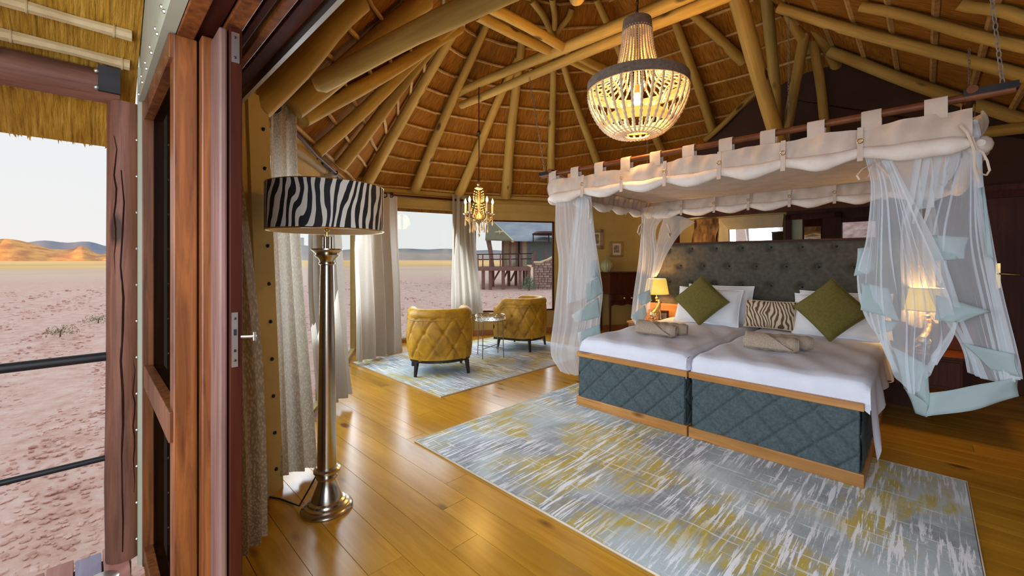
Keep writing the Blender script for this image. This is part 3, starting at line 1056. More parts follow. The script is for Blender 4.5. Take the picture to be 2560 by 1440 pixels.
# ragged straw tips along the eave
mb = MB()
mb.uv = {}
for k in range(2600):
    s = random.random()
    q = e1.lerp(e2, s)
    dn = (e1 - t1).normalized()
    ln = random.uniform(.015, .045)
    off = nn * random.uniform(.0, .2)
    w = ux * random.uniform(.002, .006)
    i0 = len(mb.v)
    mb.add([q + off - w, q + off + w, q + off + dn * ln + ux * random.uniform(-.01, .01)], [(0, 1, 2)])
    for j in range(3):
        mb.uv[i0 + j] = (s * 3.3, -.02 * j)
st = obj('straw_fringe', mb, 'thatchout', porch, False)
for r in (-2.525, -2.40, -2.2, -1.9, -1.6, -1.3):
    z = 2.17 + (r + 2.62) * sl - .015
    q = obj('lath', MB().tube([RB(r, -3.1 + j * .34, z + random.uniform(-.006, .006)) for j in range(10)] + [RB(r, .13, z)], [.02 + .004 * (j % 3) for j in range(11)], 8), 'bamboo', porch)
    for j in range(9):
        obj('lath_tie', MB().torus((0, 0, 0), .024, .004, 10, 5, 'y'), 'bamboo', q, loc=RB(r, -2.02 + .26 * j + random.uniform(-.05, .05), z), rotz=ROOM_ROT)
for i, bb in enumerate((-.9, -1.9, -2.9)):
    log_between(RB(-2.9, bb, 2.17 - .28 * sl - .09), RB(.2, bb, 2.17 + 2.82 * sl - .09), .05, .05, 'rafter', 'log', porch)
o = log_between(RB(-2.64, -3.1, 2.10), RB(-2.6, .1, 2.125), .07, .072, 'eave_beam', 'post', porch, .004)
obj('beam_bracket', MB().box(-2.56, -2.52, .03, .10, 2.08, 2.19), 'iron', porch, False, rotz=ROOM_ROT)
for z in (2.09, 2.16):
    obj('bolt_head', MB().ball(RB(-2.525, .025, z), .010, 8, 5), 'steel', porch)

# =================================================================== OUTSIDE
def gz(x, y):
    d = math.hypot(x, y)
    return -.95 + min(d, 40) * .016 + .05 * math.sin(x * .9 + 1) * math.sin(y * .7) + (.04 * math.sin(x * 2.7 + y * 1.9) if d < 60 else 0)


mb = MB()
NR, NA = 70, 72
radii = [1.5 * (1.125 ** i) for i in range(NR)]
for i, r in enumerate(radii):
    for j in range(NA):
        a = 2 * PI * j / NA
        x, y = r * math.cos(a), r * math.sin(a)
        mb.v.append((x, y, gz(x, y) - .06 if r > 1200 else gz(x, y)))
for i in range(NR - 1):
    for j in range(NA):
        mb.f.append((i * NA + j, (i + 1) * NA + j, (i + 1) * NA + (j + 1) % NA, i * NA + (j + 1) % NA))
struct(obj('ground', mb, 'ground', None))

ICO = []
_m = bpy.data.meshes.new('ico')
import bmesh
_bm = bmesh.new()
bmesh.ops.create_icosphere(_bm, subdivisions=1, radius=1)
IV = np.array([v.co[:] for v in _bm.verts])
IF = np.array([[v.index for v in f.verts] for f in _bm.faces])
_bm.free()
bpy.data.meshes.remove(_m)


def stones(name, n, place, mat, smin, smax):
    vs, fs = [], []
    for k in range(n):
        x, y, sc = place()
        s = sc * RNG.uniform(smin, smax)
        q = IV * RNG.uniform(.6, 1.3, (len(IV), 1)) * s * np.array([RNG.uniform(.7, 1.3), RNG.uniform(.7, 1.3), RNG.uniform(.3, .6)])
        a = RNG.uniform(0, 6.28)
        q = np.stack([q[:, 0] * math.cos(a) - q[:, 1] * math.sin(a), q[:, 0] * math.sin(a) + q[:, 1] * math.cos(a), q[:, 2]], 1)
        q += np.array([x, y, gz(x, y) + s * .1])
        fs.append(IF + len(IV) * k)
        vs.append(q)
    mb = MB()
    mb.v = np.concatenate(vs).tolist()
    mb.f = np.concatenate(fs).tolist()
    o = obj(name, mb, mat, None, False)
    o['kind'] = 'stuff'
    return o


def pl():
    a = RNG.uniform(PI / 2 - .2, PI - .25)
    d = 2.6 * math.exp(RNG.uniform(0, 2.6))
    a = a if RNG.uniform() < .75 else RNG.uniform(2.2, 2.75)
    if d * math.sin(a) > 21 and -4 < d * math.cos(a) < 7:
        d *= .7
    return d * math.cos(a), d * math.sin(a), .22 + d * .018


g = stones('gravel', 15000, pl, 'stone', .03, .11)
tag(g, 'pinkish red gravel strewn over the desert plain outside', 'gravel')


def ridge(name, mat, dist, a0, a1, hs, depth, n=60):
    mb = MB()
    for i in range(n + 1):
        s = i / n
        a = a0 + (a1 - a0) * s
        x = s * (len(hs) - 1)
        k = min(int(x), len(hs) - 2)
        f = x - k
        f = f * f * (3 - 2 * f)
        h = hs[k] * (1 - f) + hs[k + 1] * f + .06 * max(hs) * (math.sin(s * 61) + math.sin(s * 37 + 2)) * .5
        for dd, hh in ((0, -dist * .012), (depth * .35, h * .55), (depth * .7, max(h, 0)), (depth, -4)):
            d = dist + dd
            mb.v.append((d * math.sin(a), d * math.cos(a), -.4 + hh))
    for i in range(n):
        for j in range(3):
            mb.f.append((i * 4 + j, i * 4 + j + 1, i * 4 + 5 + j, i * 4 + 4 + j))
    return obj(name, mb, mat, None)


struct_ = None


def ang(u):
    return math.atan((u - CU) / FPX)


# heights are given in metres at the ridge's distance
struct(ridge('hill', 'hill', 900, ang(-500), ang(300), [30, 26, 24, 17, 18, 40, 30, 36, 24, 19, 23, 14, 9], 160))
struct(ridge('sun_block_ridge', 'hillmid', 330, PI - 1.3, PI + 1.3, [30, 34, 31, 36, 33, 35, 30, 34, 32], 120))  # unseen ridge added behind the camera to block the low sun
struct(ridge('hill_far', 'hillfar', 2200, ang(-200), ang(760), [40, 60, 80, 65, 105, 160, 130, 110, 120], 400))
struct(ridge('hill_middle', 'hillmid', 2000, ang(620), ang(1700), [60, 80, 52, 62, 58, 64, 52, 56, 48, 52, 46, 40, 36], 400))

for (u, v, Y, w, lab) in ((245, 748, 13, 1.0, 'pale green bush on the plain beside the log post'), (150, 772, 11, .8, 'low dry bush on the plain left of the log post')):
    x = (u - CU) / FPX * Y
    t = thing('desert_bush', lab, 'bush', (x, Y, gz(x, Y)))
    mb = MB()
    for k in range(260):
        a, el, rr = random.uniform(0, 6.28), random.uniform(.05, 1.4), random.uniform(.3, 1)
        q = V((math.cos(a) * math.cos(el) * w * rr * .55, math.sin(a) * math.cos(el) * w * rr * .55, math.sin(el) * .26 * rr))
        d = V((random.uniform(-.05, .05), random.uniform(-.05, .05), random.uniform(.02, .08)))
        e = V((random.uniform(-.02, .02), random.uniform(-.02, .02), .01))
        mb.add([q, q + e, q + d], [(0, 1, 2)])
    obj('foliage', mb, 'shrub', t, False)
    obj('stem', MB().tube([(0, 0, -.05), (.02, 0, .12), (.08, .03, .22)], [.02, .012, .004], 6), 'post', t)

# hillside behind the bathroom window
mb = MB()
mb.grid(lambda s, t: RB(-4 + 9 * s, 10.2 + 5 * t, -.6 + 5.5 * t + .25 * math.sin(9 * s + 7 * t) + .15 * math.sin(23 * s + 15 * t)), 40, 30)
struct(obj('hill_slope', mb, 'rockslope', None))

# neighbouring tent cabin on stilts
cb = thing('tent_cabin', 'neighbouring tent cabin with grey canvas roof on a wooden stilt deck', 'cabin', (0, 30, 0))
K = 30 / FPX


def C(u, v, dy=0.0):
    """point on the cabin, local to it: u,v measured at the 30 m plane, pushed back by dy metres"""
    f = (30 + dy) / 30
    return V(((u - CU) * K * f, dy, CH + (CV - v) * K * f))


def cbox(mb, u0, u1, v0, v1, d0, d1):
    a, c = C(u0, v0), C(u1, v1)
    return mb.box(a.x, c.x, d0, d1, min(a.z, c.z), max(a.z, c.z))


obj('deck', cbox(MB(), 1200, 1322, 666, 674, -3.2, 1.5), 'cabinwood', cb, False)
for u, dy in ((1208, -3), (1226, -3), (1258, -3), (1300, -3), (1322, -3), (1232, -1), (1272, -.5), (1290, 0), (1310, 0), (1318, .3)):
    a = C(u, 674, dy)
    obj('stilt', MB().tube([(a.x, dy, a.z), (a.x, dy, -.9)], .11, 8), 'cabinwood', cb)
for (u0, u1, dy) in ((1233, 1250, -2.5), (1256, 1270, -2.2), (1276, 1290, -2)):
    a, c = C(u0, 703, dy), C(u1, 674, dy)
    obj('brace', MB().tube([a, c], .07, 6), 'cabinwood', cb)
for u in (1195, 1207, 1224.5, 1251, 1276, 1300, 1331):
    a = C(u, 636, -3.1)
    obj('rail_post', MB().tube([(a.x, -3.1, C(u, 668, -3.1).z), a], .05, 6), 'cabinwood', cb)
for v in (636, 649):
    obj('rail', MB().tube([C(1190, v, -3.1), C(1331, v - 2, -3.1)], .035, 6), 'iron', cb)
log_between(C(1232, 668, -2.0), C(1221, 598, -2.0), .13, .16, 'porch_post', 'cabinwood', cb)
for u in (1257, 1275, 1292, 1303):
    obj('wall_post', cbox(MB(), u - 2.5, u + 2.5, 600, 668, -.15, .15), 'cabinwood', cb, False)
for (u0, u1) in ((1259, 1273), (1277, 1290), (1305, 1318)):
    obj('curtain', cbox(MB(), u0, u1, 603, 667, .1, .2), 'cabincurtain', cb, False)
    obj('pane', cbox(MB(), u0, u1, 603, 667, -.02, 0), 'glass', cb, False)
obj('tent_wall', cbox(MB(), 1318, 1440, 600, 662, 0, 4), 'cabinwall', cb, False)
obj('inner_wall', cbox(MB(), 1256, 1318, 600, 667, .3, .5), 'cabinwall', cb, False)
obj('roof', MB().slab([C(1280, 603, -.8), C(1440, 604, -.8), C(1440, 530, 4.5), C(1222, 545, 4.5)], (0, .1, .12)), 'cabinroof', cb, False)
obj('porch_roof', MB().slab([C(1280, 603, -.8), C(1222, 545, 4.5), C(1216, 552, 1.5), C(1213, 601, -2.8)], (0, .05, .1)), 'cabinunder', cb, False)
obj('roof_edge', MB().tube([C(1222, 546, 4.4), C(1282, 603, -.85)], .1, 6), 'cream', cb)
obj('roof_pole', MB().tube([C(1226, 582, -.5), C(1258, 579, -.5)], .06, 6).tube([C(1248, 575, -.5), C(1250, 592, -.5)], .05, 6), 'cream', cb)
a = C(1365, 583, -1.2)
obj('shower_canopy', MB().lathe([(.01, .1), (.7, .1), (.95, -.03), (.95, -.12), (.01, -.1)], 20, a, False, False), 'darkwood', cb)
for u in (1333, 1372):
    obj('canopy_post', MB().tube([C(u, 583, -1.2), C(u, 606, -1.2)], .04, 6), 'iron', cb)
for u in (1338, 1364):
    a = C(u, 628, -1.6)
    obj('fence_post', MB().tube([a, C(u, 668, -1.6)], .09, 6), 'cabinwood', cb)
# dry stone wall with cap beside the cabin
sw = thing('stone_wall', 'pink dry stone wall with pale mortar cap beside the cabin', 'wall', (0, 27, 0))
K2 = 27 / FPX
mb = MB()
top = [(1334, 656), (1350, 656), (1368, 650), (1390, 638), (1420, 620)]
pts = [V(((u - CU) * K2, 0, CH + (CV - v) * K2)) for u, v in top]
obj('core', MB().slab([V((pts[0].x, 0, -1))] + [V((pts[-1].x, 0, -1))] + pts[::-1], (0, .5, 0)), 'stonewall', sw, False)
obj('cap', MB().tube(pts, .09, 6), 'cream', sw)
n = 0
for rowi in range(12):
    x = pts[0].x + .05
    z = -.55 + rowi * .155
    while x < pts[-1].x and n < 130:
        w = random.uniform(.18, .42)
        zt = None
        for pA, pB in zip(pts, pts[1:]):
            if pA.x <= x + w / 2 <= pB.x:
                zt = pA.z + (pB.z - pA.z) * (x + w / 2 - pA.x) / (pB.x - pA.x)
        if zt and z + .14 < zt:
            q = obj('stone', MB().box(-w / 2 + .012, w / 2 - .012, -.06 - random.uniform(0, .04), .02, 0, .14), 'stonewall', sw, False, bevel=.02)
            q.location = (x + w / 2, 0, z)
            n += 1
        x += w
t = thing('green_shrub', 'green leafy shrub growing under the neighbouring cabin deck', 'shrub', (C(1317, 700).x, 26.2, gz(1, 26)))
MT['leafgreen'] = simple('leaf_green', (.10, .20, .12), (.20, .33, .20), .9)
mb = MB()
for k in range(500):
    a, el, rr = random.uniform(0, 6.28), random.uniform(0, 1.5), random.uniform(.3, 1)
    q = V((math.cos(a) * math.cos(el) * .6 * rr, math.sin(a) * math.cos(el) * .5 * rr, .9 * math.sin(el) * rr))
    d = V((random.uniform(-.1, .1), random.uniform(-.1, .1), random.uniform(.03, .14)))
    e = V((random.uniform(-.05, .05), random.uniform(-.05, .05), .02))
    mb.add([q, q + e, q + d], [(0, 1, 2)])
obj('foliage', mb, 'leafgreen', t, False)
obj('stem', MB().tube([(0, 0, -.1), (.05, 0, .4), (.1, .05, .7)], [.05, .03, .01], 6), 'post', t)

# =================================================================== RUGS
def rug(label, rc, bc, lx, ly, rot):
    o = thing('rug', label, 'rug', RB(rc, bc, 0), ROOM_ROT + rot, None)
    obj('pile', MB().box(-lx / 2 + .012, lx / 2 - .012, -ly / 2 + .012, ly / 2 - .012, .001, .012), 'rug', o, False)
    obj('binding', MB().tube([(-lx / 2 + .006, -ly / 2 + .006, .006), (lx / 2 - .006, -ly / 2 + .006, .006), (lx / 2 - .006, ly / 2 - .006, .006), (-lx / 2 + .006, ly / 2 - .006, .006)], .007, 6, closed=True), 'rugedge', o)
    return o


rug('large abstract grey and yellow rug on the floor at the foot of the beds', -1.255, 2.72, 2.89, 2.04, 0)
rug('pale abstract rug under the two mustard armchairs', -4.36, 3.87, 2.89, 1.97, PI / 2)

# =================================================================== TWIN BEDS
def bed(name, label, r0, r1, b0=3.18, b1=5.22):
    w = r1 - r0
    t = thing(name, label, 'bed', RB((r0 + r1) / 2, b0, .013), ROOM_ROT)
    h = w / 2 - .004
    L = b1 - b0
    obj('plinth', MB().box(-h, h, 0, L, 0, .075).box(-h, h, .0, .03, .07, .08), 'bedwood', t, False, bevel=.004)
    # quilted upholstered box
    mb = MB()
    def quilt(s, q, d):
        a = ((s * d + .372 * q) / .215) % 1
        c = ((s * d - .372 * q) / .215) % 1
        a, c = min(a, 1 - a), min(c, 1 - c)
        return .012 - .011 * (math.exp(-(a / .045) ** 2) + math.exp(-(c / .045) ** 2)) + .006 * min(a, c)
    ww = 2 * h - .05
    mb.grid(lambda s, q: (-h + .025 + ww * s, .022 - quilt(s, q, ww), .078 + .372 * q), 130, 50)
    mb.grid(lambda s, q: (h - .025 + quilt(s, q, L), .022 + (L - .03) * s, .078 + .372 * q), 150, 34)
    mb.grid(lambda s, q: (-h + .025 - quilt(s, q, L), L - .008 - (L - .03) * s, .078 + .372 * q), 40, 10)
    mb.box(-h + .022, h - .022, .03, L - .015, .078, .45)
    obj('upholstered_base', mb, 'slate', t, angle=60)
    obj('top_rail', MB().box(-h, h, 0, .09, .448, .492), 'bedwood', t, False, bevel=.004)
    obj('side_rail', MB().box(-h, -h + .05, .09, L, .448, .48).box(h - .05, h, .09, L, .448, .48), 'bedwoody', t, False, bevel=.003)
    obj('mattress', MB().box(-h + .03, h - .03, .06, L - .02, .40, .59), 'pillow', t, False, bevel=.03)
    return t


bed('twin_bed', 'twin bed with slate quilted base on the window side, under a white sheet', -2.30, -1.275)
bed('twin_bed', 'twin bed with slate quilted base on the door side, sheet corner hanging down', -1.27, -.245)


def bedsheet(name, label, r0, r1, dl, dr, corner):
    """white sheet: top face, drop over the foot, drops along both sides"""
    t0 = .635
    cross = []
    n_top = 30
    rad = .05
    for k in range(12):
        cross.append((r0, 1 - k / 12, 'L'))
    for k in range(n_top + 1):
        cross.append((r0 + (r1 - r0) * k / n_top, 0, 'T'))
    for k in range(12):
        cross.append((r1, (k + 1) / 12, 'R'))
    rows = [(3.215, .135 * (1 - k / 5)) for k in range(5)] + [(3.215 + .03 * k / 2, .0) for k in range(1, 3)] + [(3.245 + 1.93 * (k / 40), 0) for k in range(1, 41)]
    mb = MB()
    for j, (bb, dv) in enumerate(rows):
        for i, (r, d, side) in enumerate(cross):
            x = r
            z = t0
            yy = bb
            if side == 'T':
                e = min(r - r0, r1 - r)
                if e < rad:
                    z -= rad * (1 - math.sqrt(max(0, 1 - (1 - e / rad) ** 2))) * .6
                if bb < 3.3:
                    z -= .03 * (1 - (bb - 3.215) / .085) ** 2
                z += .006 * math.sin(r * 9 + bb * 4) * math.sin(bb * 5.3 + r) + .004 * math.sin(r * 23 + bb * 13)
                z -= dv
            else:
                ln = dl if side == 'L' else (corner(bb) if corner else dr)
                out = .018 * math.sin(bb * 17 + 2 * d) * d + .03 * d * (1 if ln > .1 else .2)
                x = r - out if side == 'L' else r + out
                z = t0 - .03 - max(d * ln, dv)
                if side == 'R' and corner and d > 0:
                    yy = bb - .03 * d if bb > 3.25 else bb
            mb.v.append(tuple(RB(x, yy, z)))
    w = len(cross)
    for j in range(len(rows) - 1):
        for i in range(w - 1):
            mb.f.append((j * w + i, j * w + i + 1, (j + 1) * w + i + 1, (j + 1) * w + i))
    o = obj(name, mb, 'linen', None, angle=80)
    return tag(o, label, 'sheet')


bedsheet('bed_sheet', 'white sheet stretched over the bed on the window side', -2.275, -1.295, .16, .10, None)
bedsheet('bed_sheet', 'white sheet over the bed on the door side, one corner trailing', -1.255, -.225, .10, .3,
         lambda bb: .42 - .30 * min(1, max(0, (bb - 3.22) / .55)) + .05 * math.sin(bb * 7) * min(1, (bb - 3.2) * 2) + .10 * min(1, max(0, (bb - 3.9) / .4)))

# headboard, deep buttoned
hb = thing('headboard', 'tall charcoal fabric headboard with rows of deep buttons behind the beds', 'headboard', RB(-1.24, 5.30), ROOM_ROT)
HW, HZ0, HZ1 = 2.52, .25, 1.55
btn = []
for rowi, z in enumerate((1.487, 1.277, 1.065, .855, .645)):
    for k in range(-1, 9):
        x = -1.107 + .286 * k + (.143 if rowi % 2 else 0)
        if abs(x) < HW / 2 - .03:
            btn.append((x, z))


def hby(x, z):
    y = -.045
    e = min(HW / 2 - abs(x), HZ1 - z)
    if e < .05:
        y += .03 * (1 - e / .05) ** 2
    for bx, bz in btn:
        d2 = ((x - bx) / .042) ** 2 + ((z - bz) / .036) ** 2
        if d2 < 6:
            y += .045 * math.exp(-d2)
    return y


mb = MB()
mb.grid(lambda s, t: (-HW / 2 + HW * s, hby(-HW / 2 + HW * s, HZ0 + (HZ1 - HZ0) * t), HZ0 + (HZ1 - HZ0) * t), 250, 120)
mb.box(-HW / 2, HW / 2, -.012, .06, HZ0, HZ1)
obj('padded_panel', mb, 'head', hb, angle=60)
obj('top_cap', MB().box(-HW / 2 - .01, HW / 2 + .01, -.03, .08, HZ1, HZ1 + .018), 'darkwood', hb, False)
obj('foot', MB().box(-HW / 2, HW / 2, .0, .06, 0, HZ0), 'darkwood', hb, False)
for bx, bz in btn:
    obj('button', MB().ball((bx, -.008, bz), .015, 8, 5, .9), 'black', hb)


# pillows and cushions -------------------------------------------------------
def cushion_mb(w, h, th, power=2.2, flange=0.0, n=22):
    mb = MB()

    def prof(x, y):
        ex, ey = max(0, 1 - abs(x) ** 2.6), max(0, 1 - abs(y) ** 2.6)
        return (ex * ey) ** .45

    def pos(s, t, sg):
        x, y = 2 * s - 1, 2 * t - 1
        pin = 1 - .07 * (1 - (x * y) ** 2) * (abs(x) ** 4 + abs(y) ** 4) * .8
        k = prof(x, y)
        return (x * w / 2 * pin, sg * th / 2 * k, y * h / 2 * pin)
    uvf = lambda s, t: (s * w, t * h)
    mb.grid(lambda s, t: pos(s, t, -1), n, n, uvf)
    mb.grid(lambda s, t: pos(1 - s, t, 1), n, n, uvf)
    return mb


def cushion(name, label, mat, w, h, th, loc, tilt, spin=0.0, yaw=0.0, group=None, piping=None, cat='cushion'):
    t = thing(name, label, cat, loc, ROOM_ROT + yaw, group)
    o = obj('cover', cushion_mb(w, h, th), mat, t, angle=70)
    o.rotation_euler = (-tilt, spin, 0)
    pts = []
    for k in range(40):
        a = k / 40 * 4
        s = int(a)
        f = a - s
        c = [(-1, -1), (1, -1), (1, 1), (-1, 1), (-1, -1)]
        x, y = c[s][0] + (c[s + 1][0] - c[s][0]) * f, c[s][1] + (c[s + 1][1] - c[s][1]) * f
        pin = 1 - .07 * (1 - (x * y) ** 2) * (abs(x) ** 4 + abs(y) ** 4) * .8
        pts.append((x * w / 2 * pin, 0, y * h / 2 * pin))
    p = obj('piping', MB().tube(pts, .006, 5, closed=True), mat, t)
    p.rotation_euler = (-tilt, spin, 0)
    return t


cushion('pillow', 'back white pillow of the bed on the window side, against the headboard', 'pillow', .72, .44, .16, RB(-1.70, 5.15, .84), .20, cat='pillow')
cushion('pillow', 'front white pillow on the window side, behind a green cushion', 'pillow', .70, .42, .17, RB(-1.75, 4.93, .83), .38, .02, cat='pillow')
cushion('pillow', 'back white pillow of the bed on the door side, against the headboard', 'pillow', .72, .42, .16, RB(-.56, 5.15, .83), .20, cat='pillow')
cushion('pillow', 'front white pillow on the door side, behind a green cushion', 'pillow', .72, .42, .17, RB(-.57, 4.93, .82), .40, cat='pillow')
cushion('lumbar_cushion', 'small oblong cushion with brown and cream zebra stripes between the pillows', 'zebracushion', .46, .29, .12, RB(-1.13, 4.90, .79), .30)
cushion('cushion', 'olive green cushion standing on its point on the window-side bed', 'olive', .40, .40, .15, RB(-1.76, 4.76, .905), .30, PI / 4)
cushion('cushion', 'olive green cushion standing on its point on the door-side bed', 'olive', .40, .40, .15, RB(-.585, 4.62, .91), .30, PI / 4 + .03)


def towel_roll(label, loc, length, rad, yaw, flap):
    t = thing('rolled_towel', label, 'towel', loc, yaw)
    mb = MB()
    def rr(s, q):
        return (rad + .003 * math.sin(9 * s * PI + 3 * q)) * (1 - .22 * abs(2 * s - 1) ** 9)
    mb.grid(lambda s, q: ((-.5 + s) * length, rr(s, q) * math.cos(2 * PI * q) * 1.10, rad + rr(s, q) * math.sin(2 * PI * q)), 32, 28)
    obj('towel_body', mb, 'towel', t, angle=80)
    for sg in (-1, 1):
        pts = []
        for k in range(44):
            a = k * .43
            q = rad * .80 * (1 - k / 50)
            pts.append((sg * length * .5 - sg * .004, q * math.cos(a) * 1.08, rad + q * math.sin(a)))
        obj('spiral_end', MB().tube(pts, .0075, 5), 'towel', t)
        obj('end_fill', MB().lathe([(.001, 0), (rad * .80, .001)], 20, (0, 0, 0), False, False), 'towel', t).matrix_local = Matrix.Translation((sg * (length * .5 - .008), 0, rad)) @ Matrix.Rotation(PI / 2, 4, 'Y')
    if flap:
        mb = MB()
        mb.grid(lambda s, q: ((-.46 + .86 * s * (1 - .25 * q)) * length, -(rad * 1.12 + .012) * math.cos(PI * (-.12 + (.95 - .75 * s) * q)), rad + (rad * 1.02 + .014) * math.sin(PI * (-.12 + (.95 - .75 * s) * q))), 20, 16)
        obj('folded_flap', mb, 'towel', t, angle=80, solid=.018)
    return t


towel_roll('front rolled taupe towel of the pair on the window-side bed', RB(-1.80, 3.76, .636), .37, .058, ROOM_ROT + .12, True)
towel_roll('rear rolled taupe towel of the pair on the window-side bed', RB(-1.78, 3.925, .636), .39, .056, ROOM_ROT + .20, False)
towel_roll('front rolled taupe towel of the pair on the door-side bed', RB(-.86, 3.77, .636), .37, .058, ROOM_ROT + .16, True)
towel_roll('rear rolled taupe towel of the pair on the door-side bed', RB(-.82, 3.945, .636), .41, .056, ROOM_ROT + .26, False)


# bedside tables and lamps ---------------------------------------------------
def bedside(label, r, bq, mt='bedwood', ms='bedwoody'):
    t = thing('bedside_table', label, 'bedside table', RB(r, bq, 0), ROOM_ROT)
    obj('carcass', MB().box(-.2, .2, -.2, .2, .30, .55), ms, t, False, bevel=.004)
    obj('table_top', MB().box(-.215, .215, -.215, .2, .55, .575), mt, t, False, bevel=.004)
    obj('back_panel', MB().box(-.215, .30, .175, .2, .575, .79), mt, t, False, bevel=.004)
    d = obj('drawer', MB().box(-.185, .185, -.214, -.2, .33, .53), mt, t, False, bevel=.003)
    obj('knob', MB().ball((0, -.225, .44), .014, 10, 6), 'brass', d)
    return t


bedside('orange-brown wooden bedside table on the window side of the beds', -2.49, 5.045)
bedside('dark wooden bedside table behind the net on the door side', .02, 5.045, 'darkwood', 'darkwood')


def skin_animal(name, mat, parent):
    """seated big cat, one continuous mesh"""
    mb = MB()
    mb.tube([(-.055, 0, .05), (-.045, 0, .075), (-.01, 0, .105), (.02, 0, .15), (.03, 0, .185)], [.03, .036, .032, .028, .020], 10)
    mb.ball((.036, 0, .20), .021, 10, 7)
    mb.tube([(.04, 0, .198), (.066, 0, .192)], [.014, .009], 8)
    for y in (-.016, .016):
        mb.tube([(.022, y, .13), (.036, y, .07), (.038, y, .018), (.052, y, .012)], [.014, .010, .009, .008], 8)
        mb.tube([(-.05, y * 1.9, .065), (-.02, y * 1.9, .048), (-.04, y * 1.9, .022), (-.01, y * 1.9, .014)], [.026, .02, .014, .01], 8)
        mb.ball((.028, y * .8, .222), .008, 6, 5)
    mb.tube([(-.07, 0, .03), (-.095, .02, .02), (-.09, .045, .02)], [.008, .007, .005], 6)
    o = obj(name, mb, mat, parent)
    r = o.modifiers.new('r', 'REMESH')
    r.mode = 'VOXEL'
    r.voxel_size = .005
    r.use_smooth_shade = True
    return o


def table_lamp(label, loc):
    t = thing('table_lamp', label, 'lamp', loc, 0.25)
    obj('base', MB().box(-.085, .075, -.05, .05, 0, .014), 'gilt', t, False, bevel=.004)
    o = skin_animal('cheetah_figure', 'gilt', t)
    o.location = (0, 0, .012)
    o.scale = (1.15, 1.15, 1.15)
    obj('neck', MB().lathe([(.012, .255), (.016, .262), (.008, .275), (.018, .285), (.018, .30), (.007, .31), (.007, .36)], 12), 'brass', t)
    mb = MB()
    mb.lathe([(.145, .345), (.112, .535)], 32, (0, 0, 0), False, False)
    obj('lamp_shade', mb, 'litshade', t, solid=.003)
    obj('shade_trim', MB().torus((0, 0, .346), .145, .004, 32), 'cream', t)
    obj('shade_trim', MB().torus((0, 0, .534), .112, .004, 32), 'cream', t)
    obj('bulb', MB().ball((0, 0, .41), .03, 10, 8), 'bulb', t)
    l = lamp('lamp_light', 'POINT', (0, 0, .44), 14, (1, .60, .20), .05)
    l.parent = t
    return t


table_lamp('glowing yellow lamp on a seated cheetah base beside the window-side bed', RB(-2.40, 5.03, .577))
table_lamp('glowing yellow lamp seen through the net on the door side', RB(.02, 5.02, .577))
t = thing('desk_clock', 'small dark square clock on the bedside table behind the cheetah lamp', 'clock', RB(-2.36, 5.14, .577), ROOM_ROT + .3)
obj('case', MB().box(-.06, .06, -.03, .03, 0, .13), 'darkwood', t, False, bevel=.006)
obj('face', MB().box(-.04, .04, -.034, -.03, .03, .10), 'gray_photo', t, False)

# =================================================================== CANOPY WITH NETS
cp = thing('bed_canopy', 'cream cotton bed canopy with tied white nets hung over the beds', 'canopy', (0, 0, 0))
CR0, CR1, CB0, CB1, ZR = -2.53, .17, 3.10, 5.20, 2.165


def rod(a, c):
    return obj('rod', MB().tube([a, c], .021, 10), 'rodwood', cp)


rod(RB(CR0 - .12, CB0, ZR), RB(CR1 + .14, CB0, ZR))
rod(RB(CR0 - .12, CB1, ZR), RB(CR1 + .14, CB1, ZR))
rod(RB(CR0, CB0 - .03, ZR + .03), RB(CR0, CB1 + .12, ZR + .03))
rod(RB(CR1, CB0 - .03, ZR + .03), RB(CR1, CB1 + .12, ZR + .03))
for r, bq in ((CR0 - .05, CB0), (CR1 + .06, CB0), (CR0 - .05, CB1), (CR1 + .06, CB1)):
    obj('rod_end', MB().box(-.09, .09, -.02, .02, ZR + .0, ZR + .035), 'iron', cp, False, loc=RB(r, bq), rotz=ROOM_ROT)


def tab(p, along):
    x = along.normalized() * .043
    y = V((-along.y, along.x, 0)).normalized()
    mb = MB()
    path = [(-.024, -.085), (-.027, 0), (-.02, .022), (0, .03), (.02, .022), (.027, 0), (.024, -.085)]
    n = len(path)
    for a, z in path:
        mb.v.append(tuple(p - x + y * a + V((0, 0, z))))
        mb.v.append(tuple(p + x + y * a + V((0, 0, z))))
    for i in range(n - 1):
        mb.f.append((2 * i, 2 * i + 1, 2 * i + 3, 2 * i + 2))
    return obj('hanging_tab', mb, 'cotton', cp)


AX, AY = RB(1, 0), RB(0, 1)
for k in range(11):
    tab(RB(-2.497 + .254 * k, CB0, ZR), AX)
    tab(RB(-2.497 + .254 * k, CB1, ZR), AX)
for k in range(1, 8):
    tab(RB(CR0, CB0 + .262 * k, ZR + .03), AY)
    tab(RB(CR1, CB0 + .262 * k, ZR + .03), AY)


